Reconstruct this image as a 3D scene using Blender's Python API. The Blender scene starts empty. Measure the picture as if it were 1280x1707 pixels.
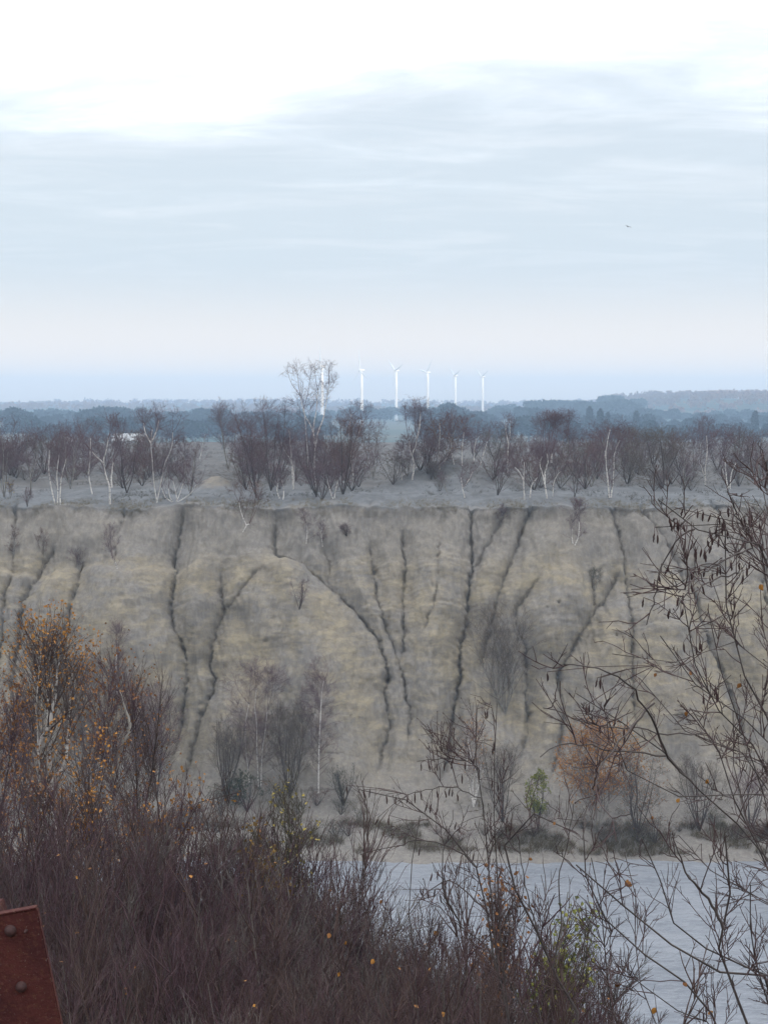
import bpy, math, random
import numpy as np
from mathutils import Vector

# ------------------------------------------------------------------ camera, sky, sun, exposure
SC = bpy.context.scene
COL = SC.collection
FPX = 2345.0                      # focal length in pixels of the 1280 x 1707 photograph
CAMZ = 34.0
PITCH = math.atan((853.5 - 667.0) / FPX)
cam_data = bpy.data.cameras.new("camera")
cam = bpy.data.objects.new("camera", cam_data)
COL.objects.link(cam)
cam.location = (0, 0, CAMZ)
cam.rotation_euler = (math.pi / 2 - PITCH, 0, 0)
cam_data.sensor_fit = 'VERTICAL'
cam_data.sensor_height = 24.0
cam_data.lens = 24.0 * FPX / 1707.0
cam_data.clip_start = 0.05
cam_data.clip_end = 30000.0
SC.camera = cam

SUN_EL = math.radians(1.75)
SUN_AZ = math.radians(146.0)      # direction the sun stands in, clockwise from +Y (behind the camera)
world = bpy.data.worlds.new("World")
SC.world = world
world.use_nodes = True
wn = world.node_tree.nodes
wl = world.node_tree.links
wn.clear()
w_out = wn.new('ShaderNodeOutputWorld')
w_bg = wn.new('ShaderNodeBackground')
w_bg.inputs['Strength'].default_value = 0.12
w_sky = wn.new('ShaderNodeTexSky')
w_sky.sky_type = 'NISHITA'
w_sky.sun_disc = False
w_sky.sun_elevation = SUN_EL
w_sky.sun_rotation = SUN_AZ
w_sky.air_density = 1.0
w_sky.dust_density = 1.5
w_sky.ozone_density = 2.0
# cloud sheet: thin pale veil low down, thick bright stratus higher up, the same all round
w_tc = wn.new('ShaderNodeTexCoord')
w_sep = wn.new('ShaderNodeSeparateXYZ')
wl.new(w_tc.outputs['Generated'], w_sep.inputs[0])
def wmath(op, a, b=None, c=None, clamp=False):
    n = wn.new('ShaderNodeMath'); n.operation = op; n.use_clamp = clamp
    for i, v in enumerate((a, b, c)):
        if v is None: continue
        if isinstance(v, (int, float)): n.inputs[i].default_value = v
        else: wl.new(v, n.inputs[i])
    return n.outputs[0]
zup = wmath('MAXIMUM', w_sep.outputs['Z'], 0.0)
den = wmath('ADD', zup, 0.05)
cx = wmath('DIVIDE', w_sep.outputs['X'], den)
cy = wmath('DIVIDE', w_sep.outputs['Y'], den)
w_comb = wn.new('ShaderNodeCombineXYZ')
wl.new(cx, w_comb.inputs[0]); wl.new(cy, w_comb.inputs[1])
def wnoise(scale, detail, rough, sx, sy, off=0.0, dist=0.0):
    m = wn.new('ShaderNodeMapping')
    m.inputs['Scale'].default_value = (sx, sy, 1)
    m.inputs['Location'].default_value = (off, off * 0.7, off)
    wl.new(w_comb.outputs[0], m.inputs['Vector'])
    n = wn.new('ShaderNodeTexNoise')
    n.inputs['Scale'].default_value = scale
    n.inputs['Detail'].default_value = detail
    n.inputs['Roughness'].default_value = rough
    n.inputs['Distortion'].default_value = dist
    wl.new(m.outputs[0], n.inputs['Vector'])
    return n.outputs['Fac']
n1 = wnoise(1.25, 6, 0.55, 0.9, 1.0, 3.1, 0.4)
n2 = wnoise(2.4, 7, 0.6, 0.55, 1.0, 9.4, 0.6)
# elevation + wobble -> thick cloud mask
wob = wmath('MULTIPLY', wmath('SUBTRACT', n1, 0.5), 0.19)
wob2 = wmath('MULTIPLY', wmath('SUBTRACT', n2, 0.5), 0.055)
elev = wmath('ADD', wmath('ADD', zup, wob), wob2)
thick = wn.new('ShaderNodeMapRange'); thick.interpolation_type = 'SMOOTHSTEP'
thick.inputs['From Min'].default_value = 0.125
thick.inputs['From Max'].default_value = 0.33
wl.new(elev, thick.inputs['Value'])
veil = wn.new('ShaderNodeMapRange'); veil.interpolation_type = 'SMOOTHSTEP'
veil.inputs['From Min'].default_value = 0.42
veil.inputs['From Max'].default_value = 0.72
wl.new(n2, veil.inputs['Value'])
vfade = wn.new('ShaderNodeMapRange'); vfade.interpolation_type = 'SMOOTHSTEP'
vfade.inputs['From Min'].default_value = 0.05
vfade.inputs['From Max'].default_value = 0.12
wl.new(zup, vfade.inputs['Value'])
K = 1.0 / 0.12
def rgb(c, k=K):
    n = wn.new('ShaderNodeRGB'); n.outputs[0].default_value = (c[0] * k, c[1] * k, c[2] * k, 1); return n.outputs[0]
def wmix(f, a, b):
    n = wn.new('ShaderNodeMix'); n.data_type = 'RGBA'
    if isinstance(f, (int, float)): n.inputs['Factor'].default_value = f
    else: wl.new(f, n.inputs['Factor'])
    wl.new(a, n.inputs[6]); wl.new(b, n.inputs[7]); return n.outputs[2]
VEIL_C, STREAK_C, THICK_C = (1.12, 1.24, 1.36), (1.02, 1.04, 1.08), (2.25, 2.28, 2.36)
low = wmix(0.62, w_sky.outputs[0], rgb(VEIL_C))
hor = wn.new('ShaderNodeMapRange'); hor.interpolation_type = 'SMOOTHSTEP'
hor.inputs['From Min'].default_value = 0.10
hor.inputs['From Max'].default_value = 0.0
wl.new(zup, hor.inputs['Value'])
low = wmix(wmath('MULTIPLY', hor.outputs[0], 0.75), low, rgb((1.50, 1.20, 0.92)))
low = wmix(wmath('MULTIPLY', wmath('MULTIPLY', veil.outputs[0], 0.26), vfade.outputs[0]), low, rgb(STREAK_C))
full = wmix(wmath('POWER', thick.outputs[0], 1.7), low, rgb(THICK_C))
wl.new(full, w_bg.inputs['Color'])
wl.new(w_bg.outputs[0], w_out.inputs['Surface'])

sun_data = bpy.data.lights.new("sun", 'SUN')
sun_data.energy = 5.0
sun_data.angle = math.radians(0.55)
sun_data.color = (1.0, 0.78, 0.56)
sun = bpy.data.objects.new("sun", sun_data)
COL.objects.link(sun)
sd = Vector((math.sin(SUN_AZ) * math.cos(SUN_EL), math.cos(SUN_AZ) * math.cos(SUN_EL), math.sin(SUN_EL)))
sun.rotation_euler = (-sd).to_track_quat('-Z', 'Y').to_euler()
sun.location = (sd.x * 50, sd.y * 50, 80)

SC.view_settings.view_transform = 'Standard'
SC.view_settings.look = 'None'
SC.view_settings.gamma = 1.0
SC.view_settings.exposure = 0.0
SC.view_settings.use_curve_mapping = False
SC.render.engine = 'CYCLES'
SC.cycles.max_bounces = 5
SC.cycles.diffuse_bounces = 3
SC.cycles.glossy_bounces = 2
SC.cycles.volume_bounces = 0
SC.cycles.use_denoising = True

# ------------------------------------------------------------------ helpers
RNG = np.random.default_rng(7)
CP, SP = math.cos(PITCH), math.sin(PITCH)

def px_dir(px, py):
    u = (853.5 - py) / FPX
    return np.array([(px - 640.0) / FPX, CP + u * SP, -SP + u * CP])

def at_y(px, py, Y):                # the point seen at a pixel, Y metres ahead
    d = px_dir(px, py)
    return np.array([0, 0, CAMZ]) + d * (Y / d[1])

def ppm(Y):                         # photograph pixels per metre at distance Y
    return FPX / Y

def project(P):
    x, y, z = P[..., 0], P[..., 1], P[..., 2] - CAMZ
    dep = y * CP - z * SP
    return 640 + FPX * x / dep, 853.5 - FPX * (y * SP + z * CP) / dep

def _hash(ix, iy, seed):
    h = (ix.astype(np.int64) * 374761393 + iy.astype(np.int64) * 668265263 + seed * 1274126177) & 0xFFFFFFFF
    h = ((h ^ (h >> 13)) * 1274126177) & 0xFFFFFFFF
    h = ((h ^ (h >> 16)) * 2246822519) & 0xFFFFFFFF
    return (h ^ (h >> 15)) & 0xFFFFFFFF

def perlin(x, y, seed=0):
    x = np.asarray(x, float); y = np.asarray(y, float)
    ix = np.floor(x); iy = np.floor(y)
    fx = x - ix; fy = y - iy
    ux = fx * fx * fx * (fx * (fx * 6 - 15) + 10); uy = fy * fy * fy * (fy * (fy * 6 - 15) + 10)
    def g(ox, oy):
        a = _hash(ix + ox, iy + oy, seed) / 4294967296.0 * 2 * np.pi
        return np.cos(a) * (fx - ox) + np.sin(a) * (fy - oy)
    a = g(0, 0) * (1 - ux) + g(1, 0) * ux
    b = g(0, 1) * (1 - ux) + g(1, 1) * ux
    return (a * (1 - uy) + b * uy) * 1.5

def fbm(x, y, octv=4, seed=0, gain=0.5):
    s = 0; a = 1.0; t = 0
    for o in range(octv):
        s = s + a * perlin(x * 2 ** o, y * 2 ** o, seed + o * 17); t += a; a *= gain
    return s / t

def sstep(a, b, x):
    t = np.clip((np.asarray(x, float) - a) / (b - a), 0, 1)
    return t * t * (3 - 2 * t)

def link(o, parent=None):
    COL.objects.link(o)
    if parent is not None: o.parent = parent
    return o

def mesh_np(name, V, F, smooth=True, attrs=None, F3=None):
    """V (n,3) array, F (m,k) int array of one face size."""
    V = np.ascontiguousarray(V, np.float32); F = np.ascontiguousarray(F, np.int32)
    me = bpy.data.meshes.new(name)
    m, k = F.shape
    if F3 is not None and len(F3):
        F3 = np.ascontiguousarray(F3, np.int32); m3 = len(F3)
        me.vertices.add(len(V)); me.vertices.foreach_set('co', V.ravel())
        me.loops.add(m * k + m3 * 3); me.loops.foreach_set('vertex_index', np.concatenate([F.ravel(), F3.ravel()]))
        me.polygons.add(m + m3)
        tot = np.concatenate([np.full(m, k, np.int32), np.full(m3, 3, np.int32)])
        me.polygons.foreach_set('loop_start', np.concatenate([[0], np.cumsum(tot)[:-1]]).astype(np.int32)); me.polygons.foreach_set('loop_total', tot)
        me.polygons.foreach_set('use_smooth', np.full(m + m3, smooth, bool)); me.update(calc_edges=True)
        return me
    me.vertices.add(len(V)); me.vertices.foreach_set('co', V.ravel())
    me.loops.add(m * k); me.loops.foreach_set('vertex_index', F.ravel())
    me.polygons.add(m)
    me.polygons.foreach_set('loop_start', np.arange(0, m * k, k, dtype=np.int32))
    me.polygons.foreach_set('loop_total', np.full(m, k, np.int32))
    me.polygons.foreach_set('use_smooth', np.full(m, smooth, bool))
    for an, av in (attrs or {}).items():
        a = me.attributes.new(an, 'FLOAT', 'POINT'); a.data.foreach_set('value', np.ascontiguousarray(av, np.float32))
    me.update(calc_edges=True)
    return me

def obj(name, me, mat, parent=None, loc=None):
    o = bpy.data.objects.new(name, me)
    if mat is not None and not me.materials: me.materials.append(mat)
    if loc is not None: o.location = loc
    return link(o, parent)

def tag(o, label=None, cat=None, group=None, kind=None):
    if label: o['label'] = label
    if cat: o['category'] = cat
    if group: o['group'] = group
    if kind: o['kind'] = kind
    return o

def empty(name, loc, rz=0.0, sc=1.0):
    o = bpy.data.objects.new(name, None)
    o.empty_display_size = 0.3
    o.location = loc; o.rotation_euler = (0, 0, rz); o.scale = (sc, sc, sc)
    return link(o)

def grid_faces(nr, nc):
    i = np.arange(nr - 1)[:, None] * nc + np.arange(nc - 1)[None, :]
    return np.stack([i, i + 1, i + nc + 1, i + nc], -1).reshape(-1, 4)

# ------------------------------------------------------------------ materials
def nmat(name, rough=0.9, spec=0.2):
    m = bpy.data.materials.new(name); m.use_nodes = True
    nt = m.node_tree; b = nt.nodes['Principled BSDF']
    b.inputs['Roughness'].default_value = rough
    b.inputs['Specular IOR Level'].default_value = spec
    return m, nt, b

ALB = 0.65                          # the light is strong, so the colours are a touch darker than first measured
class N:
    def __init__(s, nt): s.nt = nt
    def _in(s, sock, v):
        if isinstance(v, bpy.types.NodeSocket): s.nt.links.new(v, sock)
        elif isinstance(v, (tuple, list)) and len(v) == 3 and sock.type == 'RGBA': sock.default_value = (v[0] * ALB, v[1] * ALB, v[2] * ALB, 1)
        else: sock.default_value = v
    def coord(s, kind='Object', scale=(1, 1, 1), loc=(0, 0, 0)):
        t = s.nt.nodes.new('ShaderNodeTexCoord'); m = s.nt.nodes.new('ShaderNodeMapping')
        m.inputs['Scale'].default_value = scale; m.inputs['Location'].default_value = loc
        s.nt.links.new(t.outputs[kind], m.inputs['Vector']); return m.outputs[0]
    def noise(s, vec, scale, detail=4, rough=0.55, dist=0.0):
        n = s.nt.nodes.new('ShaderNodeTexNoise'); s.nt.links.new(vec, n.inputs['Vector'])
        n.inputs['Scale'].default_value = scale; n.inputs['Detail'].default_value = detail
        n.inputs['Roughness'].default_value = rough; n.inputs['Distortion'].default_value = dist
        return n.outputs['Fac']
    def ramp(s, f, lo, hi, smooth=True):
        n = s.nt.nodes.new('ShaderNodeMapRange')
        n.interpolation_type = 'SMOOTHSTEP' if smooth else 'LINEAR'
        n.inputs['From Min'].default_value = lo; n.inputs['From Max'].default_value = hi
        s._in(n.inputs['Value'], f); return n.outputs[0]
    def mix(s, f, a, b):
        n = s.nt.nodes.new('ShaderNodeMix'); n.data_type = 'RGBA'
        s._in(n.inputs['Factor'], f); s._in(n.inputs[6], a); s._in(n.inputs[7], b); return n.outputs[2]
    def math(s, op, a, b=0.0, clamp=False):
        n = s.nt.nodes.new('ShaderNodeMath'); n.operation = op; n.use_clamp = clamp
        s._in(n.inputs[0], a); s._in(n.inputs[1], b); return n.outputs[0]
    def attr(s, name):
        n = s.nt.nodes.new('ShaderNodeAttribute'); n.attribute_name = name; return n.outputs['Fac']
    def bump(s, h, dist, strength=1.0):
        n = s.nt.nodes.new('ShaderNodeBump'); s.nt.links.new(h, n.inputs['Height'])
        n.inputs['Distance'].default_value = dist; n.inputs['Strength'].default_value = strength
        return n.outputs[0]
    def rand(s):
        n = s.nt.nodes.new('ShaderNodeObjectInfo'); return n.outputs['Random']

def plain(name, c1, c2, scale=3.0, rough=0.9, spec=0.15, bump=0.0, stretch=(1, 1, 1)):
    m, nt, b = nmat(name, rough, spec); k = N(nt)
    v = k.coord('Object', stretch)
    f = k.ramp(k.noise(v, scale, 4, 0.6), 0.3, 0.7)
    nt.links.new(k.mix(f, c1, c2), b.inputs['Base Color'])
    if bump: nt.links.new(k.bump(k.noise(v, scale * 4, 3), bump), b.inputs['Normal'])
    return m
# ------------------------------------------------------------------ land: heights (z relative to the camera eye)
PLAT = at_y(640, 845, 118)[2]                      # quarry rim level
WATER = CAMZ - 32.75
def near_h(x, Y):
    x = np.asarray(x, float); Y = np.asarray(Y, float)
    ys = [-1600, -900, -600, -260, -140, -60, -5, 1.0, 3, 5, 9, 12, 20, 40, 58, 66, 76, 100]
    zs = [8, 26, 41, 50, 19, 3, -1.6, -1.72, -2.9, -4.3, -6.9, -9.0, -14.5, -25, -31, -32.9, -34.2, -34.6]  # first entries: unseen ridge behind the camera, added and shaped to shade the quarry
    z = np.interp(Y, ys, zs)
    z = z + 0.25 * fbm(x * 0.35, Y * 0.35, 3, 5) * sstep(2, 12, Y)
    z = z + 2.0 * fbm(x * 0.006, Y * 0.006, 3, 8) * sstep(-60, -200, Y)
    return CAMZ + z

def plat_h(x, Y):
    x = np.asarray(x, float); Y = np.asarray(Y, float)
    z = np.interp(Y, [100, 118, 190, 300, 430, 700, 1700, 2600, 3600, 5200], [-8.96, -8.96, -8.7, -8.9, -23, -25, -23, -13, -5, -3]) + CAMZ
    w = sstep(118, 122, Y) * (1 - sstep(280, 330, Y))
    z = z + w * (0.30 * fbm(x * 0.09, Y * 0.05, 3, 3) + 0.08 * fbm(x * 0.6, Y * 0.4, 3, 4))
    def mound(px, py, Yc, hgt, wx, wy):
        c = at_y(px, py, Yc)
        r = ((x - c[0]) / wx) ** 2 + ((Y - Yc) / wy) ** 2
        return hgt * np.exp(-r * (1 + 0.5 * fbm(x * .5, Y * .5, 2, 9)))
    z = z + mound(765, 800, 148, 2.7, 4.2, 6) + mound(700, 812, 146, 0.9, 3.2, 4) + mound(820, 800, 158, 0.8, 4, 6)
    z = z + mound(362, 810, 141, 1.35, 1.9, 3.0) + mound(330, 812, 150, 0.7, 4, 5)
    z = z + mound(1010, 795, 175, 0.8, 8, 9) + mound(100, 790, 175, 0.9, 7, 9) + mound(590, 790, 175, 0.7, 6, 8)
    # rolling country and the wooded hill on the right
    f = sstep(500, 1500, Y)
    z = z + f * 6.0 * fbm(x * 0.0016, Y * 0.0012, 3, 21)
    hill = sstep(270, 400, x + 0.05 * (Y - 1700)) * sstep(1500, 1660, Y) * (1 - sstep(2000, 2500, Y)) * (1 - sstep(1200, 2200, x))
    z = z + hill * 23
    return z

def plat_hit(px, py, y0=118.5, y1=320):
    d = px_dir(px, py); Ys = np.linspace(y0, y1, 1600)
    P = np.array([0, 0, CAMZ])[None] + d[None] * (Ys / d[1])[:, None]
    g = plat_h(P[:, 0], P[:, 1])
    i = np.argmax(P[:, 2] < g) if (P[:, 2] < g).any() else len(Ys) - 1
    p = P[i].copy(); p[2] = float(g[i]); return p

# ---- materials of the ground
def m_cliff():
    m, nt, b = nmat('quarry_clay', 0.95, 0.1); k = N(nt)
    v = k.coord('Object'); vs = k.coord('Object', (0.6, 0.6, 2.2)); vv = k.coord('Object', (2.6, 2.6, 0.35))
    big = k.ramp(k.noise(v, 0.22, 5, 0.6), 0.38, 0.62)
    strat = k.ramp(k.noise(vs, 0.9, 5, 0.65, 0.3), 0.42, 0.62)
    run = k.ramp(k.noise(vv, 1.3, 5, 0.65), 0.40, 0.66)
    fine = k.noise(v, 6.0, 6, 0.7)
    grit = k.ramp(k.noise(v, 16.0, 3, 0.7), 0.55, 0.72)
    grey = k.mix(run, (0.285, 0.264, 0.240), (0.362, 0.336, 0.300))
    tan = k.mix(strat, (0.365, 0.308, 0.212), (0.450, 0.388, 0.272))
    face = k.attr('face')
    f = k.math('MULTIPLY', k.math('ADD', k.math('MULTIPLY', big, 0.55), k.math('MULTIPLY', strat, 0.45)), face, True)
    c = k.mix(f, grey, tan)
    c = k.mix(k.math('MULTIPLY', k.ramp(fine, 0.38, 0.70), 0.30), c, (0.19, 0.175, 0.165))
    c = k.mix(k.math('MULTIPLY', grit, 0.28), c, (0.42, 0.39, 0.33))
    moss = k.ramp(k.noise(v, 0.6, 6, 0.7), 0.60, 0.74)
    c = k.mix(k.math('MULTIPLY', moss, 0.28), c, (0.165, 0.155, 0.120))
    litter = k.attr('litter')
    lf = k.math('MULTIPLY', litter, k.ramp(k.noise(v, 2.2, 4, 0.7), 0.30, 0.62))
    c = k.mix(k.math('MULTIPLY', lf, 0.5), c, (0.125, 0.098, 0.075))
    frost = k.attr('turf')
    tv = k.coord('Object', (0.5, 0.16, 1))
    t1 = k.ramp(k.noise(tv, 1.4, 6, 0.65), 0.32, 0.70)
    turf = k.mix(t1, (0.146, 0.150, 0.154), (0.225, 0.237, 0.250))
    turf = k.mix(k.math('MULTIPLY', k.ramp(k.noise(v, 0.8, 5, 0.7), 0.55, 0.72), 0.6), turf, (0.13, 0.118, 0.088))
    c = k.mix(frost, c, turf)
    nt.links.new(c, b.inputs['Base Color'])
    h = k.math('ADD', k.math('MULTIPLY', k.noise(v, 2.3, 7, 0.68), 1.0), k.math('MULTIPLY', k.noise(v, 11, 4, 0.7), 0.35))
    h = k.math('ADD', h, k.math('MULTIPLY', k.noise(v, 34, 3, 0.7), 0.22))
    nt.links.new(k.bump(h, 0.13, 0.9), b.inputs['Normal'])
    return m

def m_plateau():
    m, nt, b = nmat('frosted_turf', 0.95, 0.1); k = N(nt)
    v = k.coord('Object', (0.5, 0.16, 1)); v2 = k.coord('Object')
    t1 = k.ramp(k.noise(v, 1.4, 6, 0.65), 0.32, 0.70)
    near = k.mix(t1, (0.146, 0.150, 0.154), (0.225, 0.237, 0.250))
    near = k.mix(k.math('MULTIPLY', k.ramp(k.noise(v2, 0.8, 5, 0.7), 0.55, 0.72), 0.6), near, (0.13, 0.118, 0.088))
    near = k.mix(k.math('MULTIPLY', k.attr('heath'), k.ramp(k.noise(v2, .5, 5, .65), .25, .55)), near, k.mix(t1, (0.105, 0.098, 0.092), (0.165, 0.155, 0.145)))
    near = k.mix(k.math('MULTIPLY', k.attr('sand'), k.ramp(k.noise(v2, 1.1, 5, .7), .25, .6)), near, (0.30, 0.265, 0.215))
    v3 = k.coord('Object', (0.003, 0.0011, 1))
    field = k.mix(k.ramp(k.noise(v3, 1.6, 3, 0.5), 0.40, 0.58), (0.045, 0.085, 0.062), (0.135, 0.130, 0.085))
    c = k.mix(k.attr('far'), near, field)
    nt.links.new(c, b.inputs['Base Color'])
    nt.links.new(k.bump(k.noise(v2, 3.0, 5, 0.7), 0.10), b.inputs['Normal'])
    return m

def m_slope():
    m, nt, b = nmat('leaf_litter', 0.95, 0.1); k = N(nt)
    v = k.coord('Object')
    c = k.mix(k.ramp(k.noise(v, 1.2, 6, 0.7), 0.35, 0.65), (0.050, 0.036, 0.030), (0.090, 0.066, 0.046))
    c = k.mix(k.ramp(k.noise(v, 0.35, 4, 0.6), 0.5, 0.7), c, (0.065, 0.070, 0.035))
    c = k.mix(k.attr('mud'), c, k.mix(k.ramp(k.noise(v, 0.8, 5, 0.6), 0.4, 0.6), (0.20, 0.20, 0.20), (0.28, 0.275, 0.27)))
    nt.links.new(c, b.inputs['Base Color'])
    nt.links.new(k.bump(k.noise(v, 9, 5, 0.7), 0.06), b.inputs['Normal'])
    return m

# ---- the quarry face, one fine sheet: rim, face, scree, shore
T_KEYS = [845, 880, 940, 1000, 1060, 1130, 1200, 1270, 1330, 1352, 1372, 1395, 1425, 1470]
Y_KEYS = [118, 116.9, 114.9, 113.0, 111.5, 110.0, 108.6, 106.6, 104.2, 103.0, 101.9, 100.6, 99.0, 96.3]
GULLY = [  # (photo polyline, half width px, depth m, valley m)
 ([(25,957),(7,992),(3,1020),(0,1060),(-12,1120)], 5, .7, .2),
 ([(24,862),(21,900),(20,940),(24,957)], 5, .25, .1),
 ([(100,889),(69,933),(60,961),(36,999),(33,1043),(24,1088),(15,1136),(17,1164),(27,1200),(30,1260)], 6, .9, .35),
 ([(134,923),(129,971),(119,1006),(113,1040),(103,1081),(92,1140),(80,1220)], 6, .85, .3),
 ([(205,862),(192,900),(196,942)], 6, .25, .15),
 ([(302,861),(296,882),(287,916),(292,951),(285,985),(284,1016),(292,1050),(306,1085),(309,1119),(304,1164),(297,1208),(285,1250),(272,1300)], 7, 1.1, .45),
 ([(370,930),(366,975),(370,1012),(356,1043),(351,1074),(345,1095),(354,1122),(351,1147),(333,1184),(320,1226),(309,1274),(298,1310)], 6, .95, .4),
 ([(442,942),(406,975),(371,1012)], 5, .3, .25),
 ([(458,865),(456,906),(461,918),(499,930),(533,957),(564,981),(592,1012),(619,1047),(633,1064),(640,1091),(647,1122),(640,1150),(647,1184),(649,1205),(640,1232),(633,1270),(620,1305)], 6, .85, .4),
 ([(537,909),(549,926),(547,964),(561,981)], 4, .5, .15),
 ([(612,895),(616,906),(623,944),(626,978),(637,1019),(647,1054),(661,1088),(671,1122),(678,1157),(685,1191),(680,1219),(679,1260)], 5, .65, .3),
 ([(671,872),(671,909),(676,940),(671,992),(674,1040),(673,1074),(668,1105)], 5, .75, .3),
 ([(733,885),(728,978),(719,1019),(704,1057)], 4, .35, .15),
 ([(784,861),(786,889),(788,933),(781,982),(779,1026),(767,1074),(765,1095),(769,1122),(759,1164),(752,1201),(750,1239),(745,1270),(727,1305)], 7, 1.25, .45),
 ([(836,862),(829,875),(802,920),(788,940)], 5, .5, .2),
 ([(881,847),(864,896),(850,930),(840,960),(829,995),(819,1040),(810,1067),(800,1120)], 5, .75, .3),
 ([(905,950),(881,981),(862,1006),(861,1033),(878,1067),(881,1112),(878,1150),(885,1184),(878,1226),(861,1281)], 5, .6, .3),
 ([(1034,940),(1029,951),(1019,975),(995,1012),(977,1043),(957,1074),(936,1112),(931,1136),(940,1167),(938,1215),(929,1260),(914,1303)], 8, .9, .4),
 ([(984,945),(988,957),(991,992),(993,1012)], 7, .7, .2),
 ([(1022,850),(1026,861),(1039,902),(1048,951),(1051,999),(1057,1047),(1055,1095),(1055,1136),(1058,1190),(1066,1240)], 5, .75, .3),
 ([(1067,844),(1094,875),(1122,905),(1136,945),(1150,985)], 6, .45, .2),
 ([(1184,841),(1235,889),(1262,930)], 6, .45, .2),
 ([(1140,930),(1163,982),(1173,1033),(1187,1074),(1218,1130),(1235,1191),(1246,1226),(1256,1290)], 9, .9, .4),
 ([(1290,900),(1275,960),(1290,1040),(1300,1120)], 6, .8, .3),
 ([(-60,880),(-80,960),(-60,1060),(-95,1180)], 6, .9, .3), ([(-160,870),(-150,980),(-190,1090),(-180,1250)], 6, .9, .3),
 ([(1380,870),(1370,960),(1400,1060),(1385,1180)], 6, .9, .3), ([(1490,860),(1470,990),(1500,1090)], 6, .9, .3),
]
def seg_dist(px, py, poly, side=False):
    best = np.full(px.shape, 1e9); tt = np.zeros(px.shape); sg = np.zeros(px.shape)
    n = len(poly) - 1
    for i in range(n):
        a = np.array(poly[i], float); b = np.array(poly[i + 1], float); d = b - a
        t = np.clip(((px - a[0]) * d[0] + (py - a[1]) * d[1]) / (d @ d), 0, 1)
        q = np.hypot(px - a[0] - t * d[0], py - a[1] - t * d[1])
        m = q < best
        best[m] = q[m]; tt[m] = (i + t[m]) / n; sg[m] = (px - a[0] - t * d[0])[m]
    return (best, tt, sg) if side else (best, tt)

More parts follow.
